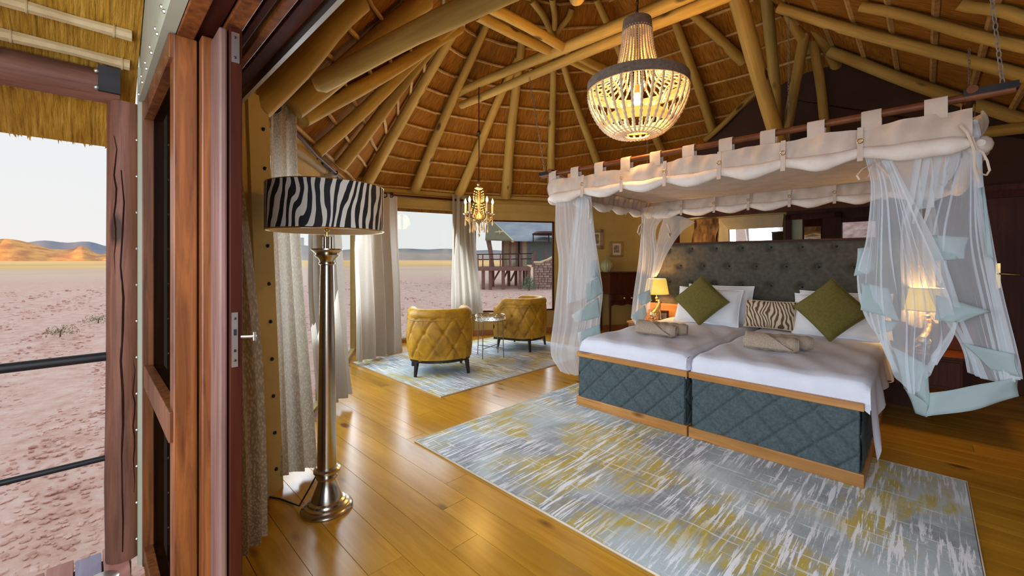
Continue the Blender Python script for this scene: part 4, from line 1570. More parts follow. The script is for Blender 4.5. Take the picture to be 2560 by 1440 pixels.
def valance(p, q, out, seams, scallop=.03):
    """hanging band plus the rolled-up net along its lower edge, pinched at the straps"""
    L = (q - p).length
    mb = MB()

    def sag(s):
        d = min([abs(s * L - x) for x in seams] + [9])
        return min(1, d / .16)

    def f(s, t):
        b = p.lerp(q, s)
        z = ZR - .062 - .015 * (1 - sag(s)) - t * (.135 + .015 * sag(s))
        o = out * (.028 + .012 * math.sin(s * L * 21 + t * 2) * (1 - t) + .006 * math.sin(s * L * 57 + 3 * t) + .018 * sag(s) * math.sin(PI * t))
        return V((b.x, b.y, z)) + o
    mb.grid(f, 120, 8)
    band = obj('valance', mb, 'cotton', cp, angle=80)
    pts, rad = [], []
    m = 120
    for i in range(m + 1):
        s = i / m
        b = p.lerp(q, s)
        pts.append(V((b.x, b.y, ZR - .205 - scallop * sag(s))) + out * .03)
        rad.append((.026 + .022 * sag(s) + .002 * math.sin(s * L * 31)) * (1 - .65 * max(0, 1 - min(s, 1 - s) / .03) ** 1.5))
    obj('rolled_net', MB().tube(pts, rad, 12), 'rolled', cp)
    for x in seams:
        b = p.lerp(q, x / L)
        st = obj('strap', MB().slab([V((b.x, b.y, ZR - .07)) + out * .05 - (q - p).normalized() * .013, V((b.x, b.y, ZR - .07)) + out * .05 + (q - p).normalized() * .013,
                                     V((b.x, b.y, ZR - .262)) + out * .066 + (q - p).normalized() * .013, V((b.x, b.y, ZR - .262)) + out * .066 - (q - p).normalized() * .013], out * .004), 'cotton', cp, False)
        obj('buckle', MB().torus((0, 0, 0), .013, .0028, 12, 5, 'y'), 'brass', st, loc=V((b.x, b.y, ZR - .15)) + out * .064, rotz=math.atan2((q - p).y, (q - p).x))
    return band


FS = [-2.135, -1.75, -1.389, -1.0025, -.6265, -.256]
valance(RB(CR0, CB0), RB(CR1, CB0), RB(0, -1), [x - CR0 for x in FS])
valance(RB(CR0, CB1), RB(CR1, CB1), RB(0, -1), [x - CR0 for x in FS])
valance(RB(CR0, CB0), RB(CR0, CB1), RB(-1, 0), [.38 * k for k in range(1, 6)])
valance(RB(CR1, CB0), RB(CR1, CB1), RB(1, 0), [.38 * k for k in range(1, 6)])
mb = MB()
mb.grid(lambda s, t: RB(CR0 + (CR1 - CR0) * s, CB0 + (CB1 - CB0) * t, ZR - .075 - .05 * math.sin(PI * s) * math.sin(PI * t)), 30, 24)
obj('roof_cloth', mb, 'cotton', cp, solid=.003)


def chain(p, q, n):
    mb = MB()
    d = (q - p)
    st = d / n
    for k in range(n):
        c = p + st * (k + .5)
        ux = V((1, 0, 0)) if k % 2 else V((0, 1, 0))
        l = st.length * .62
        pts = [c + ux * (.009 * math.cos(a)) + d.normalized() * (l * math.sin(a)) for a in [2 * PI * j / 8 for j in range(8)]]
        mb.tube(pts, .0028, 4, closed=True)
    return mb


for (r, bq, top) in ((CR0 - .08, CB0, (1296, 112)), (CR1 + .10, CB0, None), (CR0 - .08, CB1, None), (CR1 + .1, CB1, None), (-1.02, CB1, None)):
    p = RB(r, bq, ZR + .03)
    z = min(3.97 - .746 * (r + .78), 4.3) - .06
    if top:
        h = roof_hit(*top)
        q = h[1] - h[2] * .05
        q = V((p.x, p.y, 0)).lerp(V((q.x, q.y, 0)), .6) + V((0, 0, 3.6))
    else:
        q = V((p.x, p.y, max(z, 2.6)))
        if r > 0:
            q = p + (RB(.16, 2.75, 3.1) - p) if bq < 4 else q
    obj('chain', chain(p, q, max(8, int((q - p).length / .032))), 'burlap', cp)


# the nets -------------------------------------------------------------------
def px(rows):
    return [[P(*c) for c in r] for r in rows]


def net(rows, folds, amp, mat='net', nu=70, nv=50, phase=0.0):
    return obj('net_drape', sheet(px(rows), nu, nv, folds, amp, .25, phase, V((.35, -.94, 0)), 1.0, 1.0), mat, cp, angle=80)


def hem(quad, Y, bulge=.02, dy=0.0):
    """hem band piece: four picture-measured corners at their real depth, gently curled"""
    Ys = Y if hasattr(Y, '__len__') else (Y,) * 4
    a, b_, c, d = [P(q[0], q[1], y) for q, y in zip(quad, Ys)]
    mb = MB()
    mb.grid(lambda s, t: a.lerp(b_, s).lerp(d.lerp(c, s), t) + V((0, -1, 0)) * (bulge * math.sin(PI * s) * (.5 + .5 * t) + .006 * math.sin(9 * s + 4 * t)), 12, 6)
    return obj('hem_band', mb, 'hem', cp, angle=80, solid=.002)


# window-side front corner
net([[(1383, 440, 3.99), (1410, 445, 3.95), (1440, 452, 3.92), (1478, 470, 3.9)], [(1388, 500, 4.0), (1415, 505, 3.97), (1445, 500, 3.95), (1478, 500, 3.95)],
     [(1388, 580, 4.02), (1420, 585, 4.0), (1455, 580, 4.02), (1486, 585, 4.05)], [(1396, 660, 4.02), (1425, 665, 4.0), (1465, 670, 4.1), (1500, 680, 4.2)],
     [(1384, 790, 4.0), (1420, 800, 4.0), (1460, 780, 4.12), (1506, 735, 4.3)], [(1376, 880, 3.99), (1405, 890, 4.0), (1445, 860, 4.12), (1500, 800, 4.3)],
     [(1400, 928, 4.0), (1425, 936, 4.02), (1455, 928, 4.12), (1500, 842, 4.3)]], 7, .02, 'netdense', 100, 50)
net([[(1445, 470, 3.88), (1462, 490, 3.88), (1478, 492, 3.88)], [(1440, 520, 3.92), (1466, 510, 3.9), (1480, 515, 3.92)], [(1425, 620, 4.0), (1460, 620, 3.98), (1492, 640, 4.05)],
     [(1415, 760, 4.02), (1450, 750, 4.05), (1500, 725, 4.2)]], 7, .014, 'net', 60, 40, 1.0)
hem([(1476, 654), (1491, 650), (1500, 690), (1476, 696)], 4.12)
hem([(1460, 713), (1498, 690), (1508, 732), (1466, 757)], 4.12)
hem([(1428, 788), (1496, 744), (1502, 792), (1438, 806)], 4.12)
hem([(1443, 832), (1500, 810), (1502, 838), (1447, 856)], 4.16)
# door-side front corner, two lobes
net([[(2160, 385, 2.38), (2185, 392, 2.36), (2205, 392, 2.34), (2222, 380, 2.32)], [(2178, 470, 2.38), (2205, 480, 2.33), (2235, 478, 2.28), (2262, 470, 2.24)],
     [(2166, 600, 2.45), (2205, 620, 2.36), (2265, 630, 2.28), (2328, 600, 2.2)], [(2142, 690, 2.52), (2205, 740, 2.42), (2290, 750, 2.3), (2378, 715, 2.2)],
     [(2162, 785, 2.52), (2215, 855, 2.44), (2285, 900, 2.34), (2400, 800, 2.22)], [(2230, 870, 2.5), (2240, 930, 2.45), (2285, 985, 2.38), (2340, 890, 2.28)]], 9, .018, 'net', 130, 60)
net([[(2345, 312, 2.18), (2385, 305, 2.12), (2420, 300, 2.07), (2442, 300, 2.04)], [(2382, 345, 2.22), (2410, 340, 2.16), (2432, 335, 2.11), (2450, 345, 2.09)],
     [(2340, 470, 2.28), (2390, 480, 2.2), (2435, 470, 2.13), (2455, 460, 2.09)], [(2308, 590, 2.34), (2370, 620, 2.24), (2440, 610, 2.15), (2475, 590, 2.09)],
     [(2325, 740, 2.38), (2400, 760, 2.27), (2470, 760, 2.17), (2502, 740, 2.11)], [(2400, 855, 2.33), (2440, 880, 2.27), (2500, 890, 2.17), (2537, 885, 2.11)],
     [(2420, 930, 2.29), (2470, 950, 2.23), (2515, 955, 2.15), (2547, 945, 2.11)]], 8, .018, 'net', 130, 60, .6)
net([[(2195, 385, 2.33), (2270, 340, 2.25), (2350, 300, 2.18), (2400, 280, 2.14)], [(2205, 410, 2.33), (2280, 420, 2.27), (2350, 400, 2.2), (2400, 350, 2.15)],
     [(2250, 470, 2.33), (2300, 520, 2.28), (2345, 500, 2.22), (2380, 420, 2.17)]], 4, .02, 'net', 40, 30, 2.0)
for sx in (2300, 2322, 2350):
    obj('ribbon', MB().tube([P(sx + 15, 300, 2.2), P(sx - 5, 400, 2.24), P(sx - 22, 500, 2.28), P(sx - 40, 560, 2.3)], [.012, .02, .018, .006], 6, flat=.25), 'netdense', cp)
hem([(2144, 621), (2178, 616), (2186, 674), (2136, 690)], (2.52, 2.5, 2.48, 2.52), .03)
hem([(2153, 707), (2222, 722), (2248, 803), (2153, 775)], (2.5, 2.42, 2.42, 2.5), .03)
hem([(2196, 797), (2244, 806), (2240, 816), (2198, 835)], 2.46, .02)
hem([(2232, 868), (2320, 916), (2330, 1026), (2262, 972)], (2.44, 2.32, 2.32, 2.44), .03)
hem([(2262, 972), (2330, 1000), (2316, 1040), (2290, 1034)], (2.44, 2.32, 2.34, 2.4), .03)
hem([(2324, 982), (2547, 940), (2546, 990), (2316, 1042)], (2.32, 2.12, 2.12, 2.32), .03)
hem([(2404, 857), (2535, 886), (2548, 942), (2486, 930)], (2.3, 2.1, 2.1, 2.2), -.02)
hem([(2338, 737), (2476, 779), (2400, 806), (2338, 800)], (2.28, 2.14, 2.2, 2.28), .02)
hem([(2326, 588), (2422, 594), (2410, 646), (2332, 652)], (2.3, 2.2, 2.2, 2.3), .02)
hem([(2446, 470), (2458, 468), (2482, 650), (2468, 640)], 2.07, .01)
# far corner on the window side
net([[(1600, 522, 5.3), (1640, 515, 5.3), (1690, 515, 5.28)], [(1604, 560, 5.2), (1618, 560, 5.2), (1640, 570, 5.2)], [(1596, 650, 5.16), (1618, 650, 5.14), (1642, 640, 5.16)],
     [(1583, 740, 5.14), (1606, 745, 5.12), (1628, 720, 5.14)], [(1577, 796, 5.14), (1598, 814, 5.12), (1620, 772, 5.14)]], 5, .03, 'netdense', 50, 40, .3)
net([[(1660, 540, 5.3), (1700, 540, 5.3), (1738, 556, 5.3)], [(1645, 590, 5.22), (1668, 590, 5.22), (1702, 582, 5.24)], [(1636, 640, 5.18), (1650, 640, 5.18), (1666, 636, 5.2)],
     [(1630, 690, 5.16), (1638, 692, 5.16), (1646, 682, 5.18)]], 4, .02, 'netdense', 40, 30, 1.3)
hem([(1592, 737), (1624, 724), (1630, 752), (1602, 764)], 5.08)
hem([(1578, 788), (1612, 762), (1618, 786), (1598, 816)], 5.08)
# far corner on the door side, half hidden behind the near net
net([[(2240, 410, 3.72), (2290, 400, 3.66), (2350, 385, 3.6)], [(2262, 480, 3.72), (2290, 480, 3.68), (2330, 470, 3.62)], [(2250, 600, 3.7), (2290, 610, 3.66), (2345, 600, 3.6)],
     [(2255, 800, 3.68), (2300, 820, 3.64), (2350, 800, 3.6)]], 5, .03, 'net', 40, 30, .9)


def bow(u, v, Y, loops, tails):
    for l in loops:
        obj('ribbon', MB().tube([P(u + a, v + c, Y - .02) for a, c in l], .007 * Y / 2.3, 6, flat=.5), 'cotton', cp)
    for l in tails:
        obj('ribbon', MB().tube([P(u + a, v + c, Y - .02) for a, c in l], .008 * Y / 2.3, 6, flat=.5), 'cotton', cp)


bow(2188, 405, 2.33, [[(0, 0), (-12, 8), (-32, 18), (-46, 34), (-40, 44), (-24, 44), (-14, 32), (-10, 12), (0, 0)]], [[(0, 0), (20, 20), (45, 50), (62, 68)], [(0, 0), (60, -25), (110, -52), (160, -78)]])
bow(2440, 372, 2.07, [[(-10, -30), (0, 0), (16, 8), (28, 30), (34, 54), (26, 66), (12, 62), (0, 40), (-6, 10)]], [[(-40, -60), (-22, -40), (-6, 0), (-4, 50), (6, 84)]])
bow(1470, 497, 3.9, [], [[(0, 0), (6, 20), (10, 45), (8, 62)], [(0, 0), (3, 22), (2, 50)]])
bow(1606, 558, 5.18, [[(0, 0), (-8, 8), (-12, 24), (-8, 30), (-3, 18), (0, 0)]], [])
bow(1668, 560, 5.2, [[(0, 0), (4, 10), (8, 24), (6, 34), (2, 22)]], [])

# =================================================================== SEATING CORNER
def upath(s, w, d):
    """outline of a tub chair in plan: arm front -> around the back -> other arm front; front is +y"""
    r = w / 2
    st = d - r * .75
    arc = PI * r * .88
    tot = 2 * st + arc
    x = s * tot
    if x < st:
        return V((-r, st - x + 0, 0)), V((-1, 0, 0)), x
    if x > tot - st:
        return V((r, x - (tot - st), 0)), V((1, 0, 0)), x
    a = PI + (x - st) / arc * PI
    return V((r * math.cos(a), r * .75 * math.sin(a), 0)), V((math.cos(a), math.sin(a), 0)).normalized(), x


def armchair(label, loc, rz):
    t = thing('tub_armchair', label, 'armchair', loc, rz, None)
    w, d = .74, .66
    z0 = .19
    NU, NV = 150, 44
    bt = []

    def height(s):
        k = abs(s - .5) * 2
        e = min(1, max(0, (k - .80) / .18))
        e = e * e * (3 - 2 * e)
        return .70 - .13 * e

    def shell(s, tt, off, tuft):
        p, n, x = upath(s, w, d)
        h = height(s)
        z = z0 + (h - z0) * tt
        o = off + .018 * math.sin(PI * min(1, tt * 1.02))
        if tuft:
            a = (x / .20 + z / .34) % 1
            c = (x / .20 - z / .34) % 1
            a, c = min(a, 1 - a), min(c, 1 - c)
            e = min(1, tt / .06) * min(1, (1 - tt) / .12)
            o -= .022 * e * (math.exp(-(a / .055) ** 2) + math.exp(-(c / .055) ** 2)) * .6
            o -= .02 * e * math.exp(-((a / .13) ** 2 + (c / .13) ** 2))
        q = p + n * o
        return V((q.x, q.y, z))
    mb = MB()
    mb.grid(lambda s, q: shell(s, q, 0, True), NU, NV)
    mb.grid(lambda s, q: shell(s, 1 - q, -.11, False), NU, 12)
    for e in (0, 1):   # arm fronts
        mb.grid(lambda s, q: shell(e, q, -.11 * s, False) + V((0, .02 * math.sin(PI * s), 0)), 6, 12)
    obj('tufted_shell', mb, 'velvet', t, angle=80)
    pts = []
    for k in range(81):
        s = k / 80
        p, n, x = upath(s, w, d)
        q = p - n * .055
        pts.append(V((q.x, q.y, height(s) + .005)))
    obj('rolled_rim', MB().tube(pts, [.066] * 81, 12), 'velvet', t)
    pts = []
    for k in range(61):
        p, n, x = upath(k / 60, w, d)
        pts.append(p + n * .004 + V((0, 0, height(k / 60) - .055)))
    obj('piping', MB().tube(pts, .007, 6), 'velvet', t)
    st = d - w / 2 * .75
    poly = [(-.26, -.18), (.26, -.18), (.26, st + .03), (-.26, st + .03)]
    obj('seat_cushion', MB().prism(poly, .22, .42), 'velvet', t, True, bevel=.045)
    obj('seat_base', MB().prism([(-.27, -.2), (.27, -.2), (.27, st), (-.27, st)], .18, .3), 'velvet', t, False)
    pl_ = [tuple((upath(k / 40, w - .03, d)[0]).xy) for k in range(41)]
    obj('plinth', MB().prism(pl_, .155, .192), 'black', t, False)
    for x in (-.29, .29):
        for y in (-.16, st - .05):
            sp = 1 if y > 0 else -1
            obj('leg', MB().add([], []) or MB().tube([(x * 1.06, y + sp * .02, 0), (x, y, .16)], [.017, .028], 4), 'black', t, False)
    # buttons sit where the quilting lines cross
    tot = upath(1, w, d)[2]
    for k in range(60):
        for m in range(-2, 12):
            a, c = k, m
            x, z = .20 * (a + c) / 2, .34 * (a - c) / 2
            if .03 < x < tot - .03:
                s = x / tot
                h = height(s)
                if z0 + .05 < z < h - .07:
                    q = shell(s, (z - z0) / (h - z0), 0, True)
                    p, n, _x = upath(s, w, d)
                    obj('button', MB().ball((0, 0, 0), .011, 6, 4), 'velvet', t, loc=q + n * .004)
    return t


armchair('mustard velvet tub armchair with buttoned back turned towards the room', (-.86, 5.03, .013), math.atan2(.96, -.28) - PI / 2)
armchair('mustard velvet tub armchair beside the big window, partly behind the net', (.23, 6.42, .013), math.atan2(.42, -.9) - PI / 2)
tb = thing('tray_table', 'small round metal tray table with lattice rim between the armchairs', 'table', (-.30, 5.83, .013), .3)
R_ = .21
obj('tray', MB().lathe([(.001, .515), (R_, .515), (R_, .50), (.001, .50)], 32, (0, 0, 0), False, False), 'silver', tb)
obj('tray_rim', MB().torus((0, 0, .57), R_, .005, 36).torus((0, 0, .505), R_, .005, 36), 'silver', tb)
for k in range(24):
    a, c = 2 * PI * k / 24, 2 * PI * (k + 1) / 24
    obj('lattice_bar', MB().tube([(R_ * math.cos(a), R_ * math.sin(a), .505), (R_ * math.cos(c), R_ * math.sin(c), .57)], .003, 4).tube([(R_ * math.cos(a), R_ * math.sin(a), .57), (R_ * math.cos(c), R_ * math.sin(c), .505)], .003, 4), 'silver', tb)
for k in range(4):
    a = PI / 4 + k * PI / 2
    obj('leg', MB().tube([(.195 * math.cos(a), .195 * math.sin(a), .505), (.21 * math.cos(a), .21 * math.sin(a), 0)], .0065, 6), 'burlap', tb)
obj('stretcher', MB().tube([(.205 * math.cos(PI / 4), .205 * math.sin(PI / 4), .13), (-.205 * math.cos(PI / 4), -.205 * math.sin(PI / 4), .13)], .005, 6).tube([(-.145, .145, .13), (.145, -.145, .13)], .005, 6), 'burlap', tb)

# =================================================================== FLOOR LAMP
fl = thing('floor_lamp', 'tall silver floor lamp with zebra-print drum shade standing by the curtains', 'floor lamp', (-1.007, 2.275, 0))
obj('base', MB().lathe([(.131, 0), (.133, .010), (.126, .020), (.114, .025), (.112, .034), (.098, .040), (.094, .050), (.080, .056), (.074, .078), (.058, .118), (.047, .148), (.045, .163), (.053, .168), (.056, .178), (.047, .188), (.052, .194), (.068, .204), (.068, .216), (.054, .223), (.052, .232)], 40), 'silver', fl)
obj('pole', MB().lathe([(.050, .23), (.046, .5), (.041, .85), (.036, 1.2), (.0335, 1.325)], 32), 'silver', fl)
obj('capital', MB().lathe([(.0335, 1.322), (.042, 1.328), (.042, 1.335), (.036, 1.34), (.044, 1.358), (.060, 1.372), (.062, 1.377), (.055, 1.383), (.068, 1.396), (.080, 1.404), (.080, 1.411), (.01, 1.411)], 32), 'silver', fl)
for k in range(3):
    a = k * 2 * PI / 3 + .5
    obj('candle_tube', MB().lathe([(.013, 1.411), (.013, 1.475), (.005, 1.478)], 12, (.016 * math.cos(a), .016 * math.sin(a), 0)), 'silver', fl)
obj('stem', MB().tube([(0, 0, 1.41), (0, 0, 1.70)], .008, 8), 'brass', fl)
mb = MB()
Rs = .296
mb.grid(lambda s, t: (Rs * math.cos(2 * PI * s), Rs * math.sin(2 * PI * s), 1.509 + .237 * t), 72, 4, lambda s, t: (s * 2 * PI * Rs, t * .237))
obj('lamp_shade', mb, 'zebra', fl)
mb = MB()
mb.grid(lambda s, t: ((Rs - .006) * math.cos(2 * PI * s), (Rs - .006) * math.sin(2 * PI * s), 1.505 + .24 * t), 72, 2)
obj('shade_lining', mb, 'cream', fl)
obj('shade_ring', MB().torus((0, 0, 1.507), Rs - .002, .004, 60).torus((0, 0, 1.745), Rs - .002, .003, 60), 'brass', fl)
obj('shade_spider', MB().tube([(-Rs, 0, 1.70), (Rs, 0, 1.70)], .003, 5).tube([(0, -Rs, 1.70), (0, Rs, 1.70)], .003, 5), 'brass', fl)
obj('finial', MB().ball((0, 0, 1.515), .014, 10, 6), 'brass', fl)
obj('power_cord', MB().tube([(-.04, .03, .22), (-.10, .0, .10), (-.135, -.03, .03), (-.20, .03, .006), (-.30, .08, .005), (-.38, .10, .005)], .0045, 6), 'iron', fl)

# =================================================================== CHANDELIERS
ch = thing('beaded_chandelier', 'large beaded rope chandelier with burlap band hanging above the room', 'chandelier', (.988, 3.3, 0))
obj('top_cap', MB().lathe([(.06, 3.245), (.108, 3.24), (.116, 3.15), (.108, 3.15)], 32, (0, 0, 0), True, False), 'burlap', ch)
obj('band', MB().lathe([(.372, 2.68), (.388, 2.68), (.388, 2.755), (.372, 2.755), (.372, 2.68)], 56, (0, 0, 0), False, False), 'burlap', ch)


def strand(prof, n, name, rb):
    mb = MB()
    pts, rad = [], []
    cv = [V((r, 0, z)) for r, z in prof]
    L = sum((cv[i + 1] - cv[i]).length for i in range(len(cv) - 1))
    m = max(8, int(L / (rb * 1.15)))
    for i in range(m + 1):
        pts.append(catmull(cv, i / m))
        rad.append(rb if i % 2 else rb * .62)
    mb.tube(pts, rad, 5)
    o0 = obj(name, mb, 'rope', ch)
    for k in range(1, n):
        o = copy_obj(o0, ch)
        o.rotation_euler = (0, 0, 2 * PI * k / n)


strand([(.108, 3.17), (.115, 3.08), (.13, 2.98), (.155, 2.88), (.20, 2.80), (.37, 2.745)], 32, 'bead_strand', .0098)
strand([(.378, 2.69), (.375, 2.62), (.34, 2.52), (.27, 2.41), (.18, 2.345), (.098, 2.335)], 32, 'basket_strand', .0125)
strand([(.37, 2.735), (.31, 2.70), (.235, 2.66), (.205, 2.60)], 20, 'inner_strand', .010)
obj('bottom_ring', MB().torus((0, 0, 2.335), .10, .009, 28).torus((0, 0, 2.345), .185, .005, 32), 'rope', ch)
obj('inner_shade', MB().lathe([(.235, 2.405), (.24, 2.485)], 36, (0, 0, 0), False, False), 'litbowl', ch, solid=.004)
obj('bulb', MB().lathe([(.001, 2.555), (.024, 2.57), (.033, 2.60), (.022, 2.64), (.014, 2.67)], 14), 'bulb', ch)
obj('bulb_holder', MB().lathe([(.02, 2.665), (.02, 2.73)], 12), 'brass', ch)
obj('hanging_chain', chain(V((0, 0, 3.24)), V((0, 0, 4.55)), 34), 'iron', ch)
obj('power_cord', MB().tube([(0, 0, 2.73), (.003, .004, 3.2), (.012, -.006, 3.7), (0, 0, 4.55)], .004, 6), 'iron', ch)
l = lamp('chandelier_light', 'POINT', (0, 0, 2.60), 68, WARM, .10)
l.parent = ch

sc_ = thing('candle_chandelier', 'small bronze candle chandelier with crystal drops hanging over the tray table', 'chandelier', (-.4275, 5.383, 0))
obj('column', MB().lathe([(.006, 2.36), (.012, 2.34), (.028, 2.325), (.018, 2.30), (.05, 2.28), (.045, 2.265), (.015, 2.25), (.02, 2.2), (.035, 2.14), (.02, 2.06), (.014, 1.98), (.03, 1.93), (.06, 1.90), (.075, 1.87), (.05, 1.845), (.02, 1.82), (.01, 1.78)], 16), 'gilt', sc_)
for k in range(5):
    a = .35 + 2 * PI * k / 5
    ca, sa = math.cos(a), math.sin(a)
    pt = lambda r, z: (r * ca, r * sa, z)
    arm = obj('arm', MB().tube([pt(.04, 1.88), pt(.08, 1.84), pt(.13, 1.84), pt(.175, 1.88), pt(.185, 1.94)], [.008, .008, .007, .007, .006], 6), 'gilt', sc_)
    obj('drip_pan', MB().lathe([(.004, 1.935), (.03, 1.945), (.034, 1.955), (.012, 1.955)], 14, (.185 * ca, .185 * sa, 0)), 'gilt', arm)
    obj('candle_sleeve', MB().lathe([(.013, 1.955), (.013, 2.07), (.006, 2.075)], 10, (.185 * ca, .185 * sa, 0)), 'cream', arm)
    obj('candle_bulb', MB().lathe([(.004, 2.07), (.014, 2.09), (.016, 2.105), (.009, 2.13), (.001, 2.15)], 10, (.185 * ca, .185 * sa, 0)), 'flame', arm)
    for rr, zz in ((.185, 1.93), (.12, 1.835), (.065, 1.86)):
        obj('crystal_drop', MB().lathe([(.002, zz), (.006, zz - .03), (.004, zz - .05), (.012, zz - .10), (.013, zz - .12), (.002, zz - .14)], 6, (rr * ca, rr * sa, 0)), 'crystal', sc_)
    a2 = a + PI / 5
    for (r0, z0_, r1, z1_) in ((.05, 2.27, .06, 2.10), (.06, 2.10, .10, 1.95), (.03, 2.06, .075, 1.90)):
        mb = MB()
        for j in range(8):
            f = j / 7
            rr = r0 + (r1 - r0) * f + .015 * math.sin(PI * f)
            zz = z0_ + (z1_ - z0_) * f - .03 * math.sin(PI * f)
            mb.ball((rr * math.cos(a2), rr * math.sin(a2), zz), .0085, 6, 4)
        obj('bead_garland', mb, 'crystal', sc_)
    mb = MB()
    for j in range(9):
        f = j / 8
        aa = a + f * 2 * PI / 5
        rr = .185 - .05 * math.sin(PI * f)
        mb.ball((rr * math.cos(aa), rr * math.sin(aa), 1.93 - .07 * math.sin(PI * f)), .0075, 6, 4)
    obj('bead_swag', mb, 'crystal', sc_)
mb = MB()
for j in range(4):
    mb.ball((0, 0, 1.77 - .025 * j), .007, 6, 4)
mb.ball((0, 0, 1.665), .02, 10, 8)
obj('bottom_drop', mb, 'crystal', sc_)
obj('hanging_cord', MB().tube([(0, 0, 2.35), (.003, 0, 2.8), (0, 0, 3.58)], .007, 6), 'iron', sc_)
obj('cord_hook', MB().torus((0, 0, 2.38), .018, .004, 12, 5, 'y'), 'iron', sc_)
obj('cord_grip', MB().lathe([(.006, 2.95), (.03, 2.985), (.006, 3.02)], 8), 'iron', sc_)
l = lamp('candle_light', 'POINT', (0, 0, 2.15), 27, (1, .58, .17), .16)
l.parent = sc_

# =================================================================== CURTAINS
def curtain(label, rows, folds, amp, rod_=None, eyelets=(), uvw=1.0, phase=.4, group=None, mat='curtain'):
    t = thing('curtain', label, 'curtain', (0, 0, 0))
    rr = []
    for (uL, vL, YL, uR, vR, YR) in rows:
        a, c = P(uL, vL, YL), P(uR, vR, YR)
        rr.append([a.lerp(c, k / 3) for k in range(4)])
    obj('fabric', sheet(rr, 90, 48, folds, amp, .65, phase, None, uvw), mat, t, angle=80)
    for (u, v, Y, R) in eyelets:
        e = obj('eyelet', MB().torus((0, 0, 0), R, R * .3, 18, 6, 'y'), 'iron', t, loc=P(u, v, Y))
        e.rotation_euler = (0, 0, -math.atan2((u - CU) / FPX, 1))
    return t


curtain('heavy beige scaled curtain right behind the folded door leaf', [(505, 215, 1.75, 575, 300, 1.95), (530, 560, 1.72, 612, 560, 1.93), (545, 900, 1.7, 648, 900, 1.9), (550, 1200, 1.7, 664, 1200, 1.88), (555, 1425, 1.7, 664, 1340, 1.9)], 3, .022, uvw=.8)
curtain('gold-lit scaled curtain with a dark eyelet, behind the zebra lampshade', [(668, 250, 2.5, 738, 262, 2.75), (672, 460, 2.5, 742, 465, 2.75), (682, 700, 2.5, 752, 700, 2.75), (688, 950, 2.48, 772, 950, 2.72), (695, 1190, 2.46, 790, 1165, 2.68)], 2.5, .035, eyelets=[(686, 268, 2.46, .03)], uvw=.9)
curtain('beige curtain hanging behind the silver lamp pole', [(772, 378, 3.65, 836, 440, 4.1), (768, 560, 3.65, 842, 560, 4.1), (766, 760, 3.62, 855, 740, 4.05), (778, 900, 3.58, 866, 880, 4.0), (790, 1022, 3.55, 876, 985, 3.95)], 3, .05, eyelets=[(787, 390, 3.6, .03)], uvw=1.2, mat='curtainplain')
curtain('grey-beige curtain at the corner window behind the lampshade', [(884, 462, 5.25, 988, 492, 6.3), (882, 600, 5.25, 990, 600, 6.3), (884, 760, 5.22, 996, 740, 6.25), (888, 905, 5.2, 1001, 878, 6.2)], 4, .07, eyelets=[(925, 482, 5.6, .03), (962, 488, 5.95, .03), (978, 488, 6.1, .03)], uvw=1.6, mat='curtainplain', phase=1.1)
curtain('grey-beige curtain between the two far windows, gathered to one side', [(1130, 486, 7.05, 1186, 494, 7.2), (1129, 600, 7.05, 1188, 600, 7.2), (1128, 700, 7.05, 1197, 700, 7.2), (1128, 790, 7.05, 1208, 784, 7.2)], 4, .06, uvw=1.4, mat='curtainplain')
for lab, pts, rr in (('thin wooden curtain rod along the near window', [P(655, 238, 2.46), P(735, 325, 2.78), P(790, 388, 3.2), P(840, 432, 4.0)], .012),
                     ('thin wooden curtain rod along the middle window', [P(806, 408, 3.7), P(850, 444, 4.3), P(890, 470, 5.1)], .014),
                     ('dark wooden curtain rod above the far window', [P(900, 478, 5.35), P(985, 489, 6.35), P(1060, 494, 6.8), P(1140, 500, 7.1), P(1190, 503, 7.2)], .018)):
    t = thing('curtain_rod', lab, 'curtain rod', (0, 0, 0))
    obj('rod_pole', MB().tube(pts, rr, 8), 'doordark', t)
    obj('finial', MB().ball(pts[-1], rr * 1.8, 10, 6), 'doordark', t)
    obj('bracket', MB().tube([pts[1], pts[1] + V((-.12, .04, .0))], rr * .7, 6), 'iron', t)

# =================================================================== PICTURE WALL AND BATHROOM
def on_pw(u, v, off):
    """point on the picture wall seen at u,v, pulled off the wall by off metres"""
    d = V(((u - CU) / FPX, 1, (CV - v) / FPX))
    n = V((math.sin(PWROT), -math.cos(PWROT), 0))
    o = V((0, 0, CH))
    p = V((RW[6].x, RW[6].y, 0)) + n * off
    return o + d * (n.dot(p - o) / n.dot(d))


def picture(label, u, v, w, h, mat, fwid):
    c = on_pw(u, v, .012)
    t = thing('picture_frame', label, 'picture', c, PWROT)
    obj('frame', MB().box(-w, w, -.02, .0, h - fwid, h).box(-w, w, -.02, 0, -h, -h + fwid).box(-w, -w + fwid, -.02, 0, -h, h).box(w - fwid, w, -.02, 0, -h, h), mat, t, False, bevel=.004)
    obj('mount', MB().box(-w + fwid, w - fwid, -.008, -.002, -h + fwid, h - fwid), 'matboard', t, False)
    obj('print', MB().box(-w * .45, w * .45, -.0095, -.008, -h * .45, h * .5), 'gray_photo', t, False)


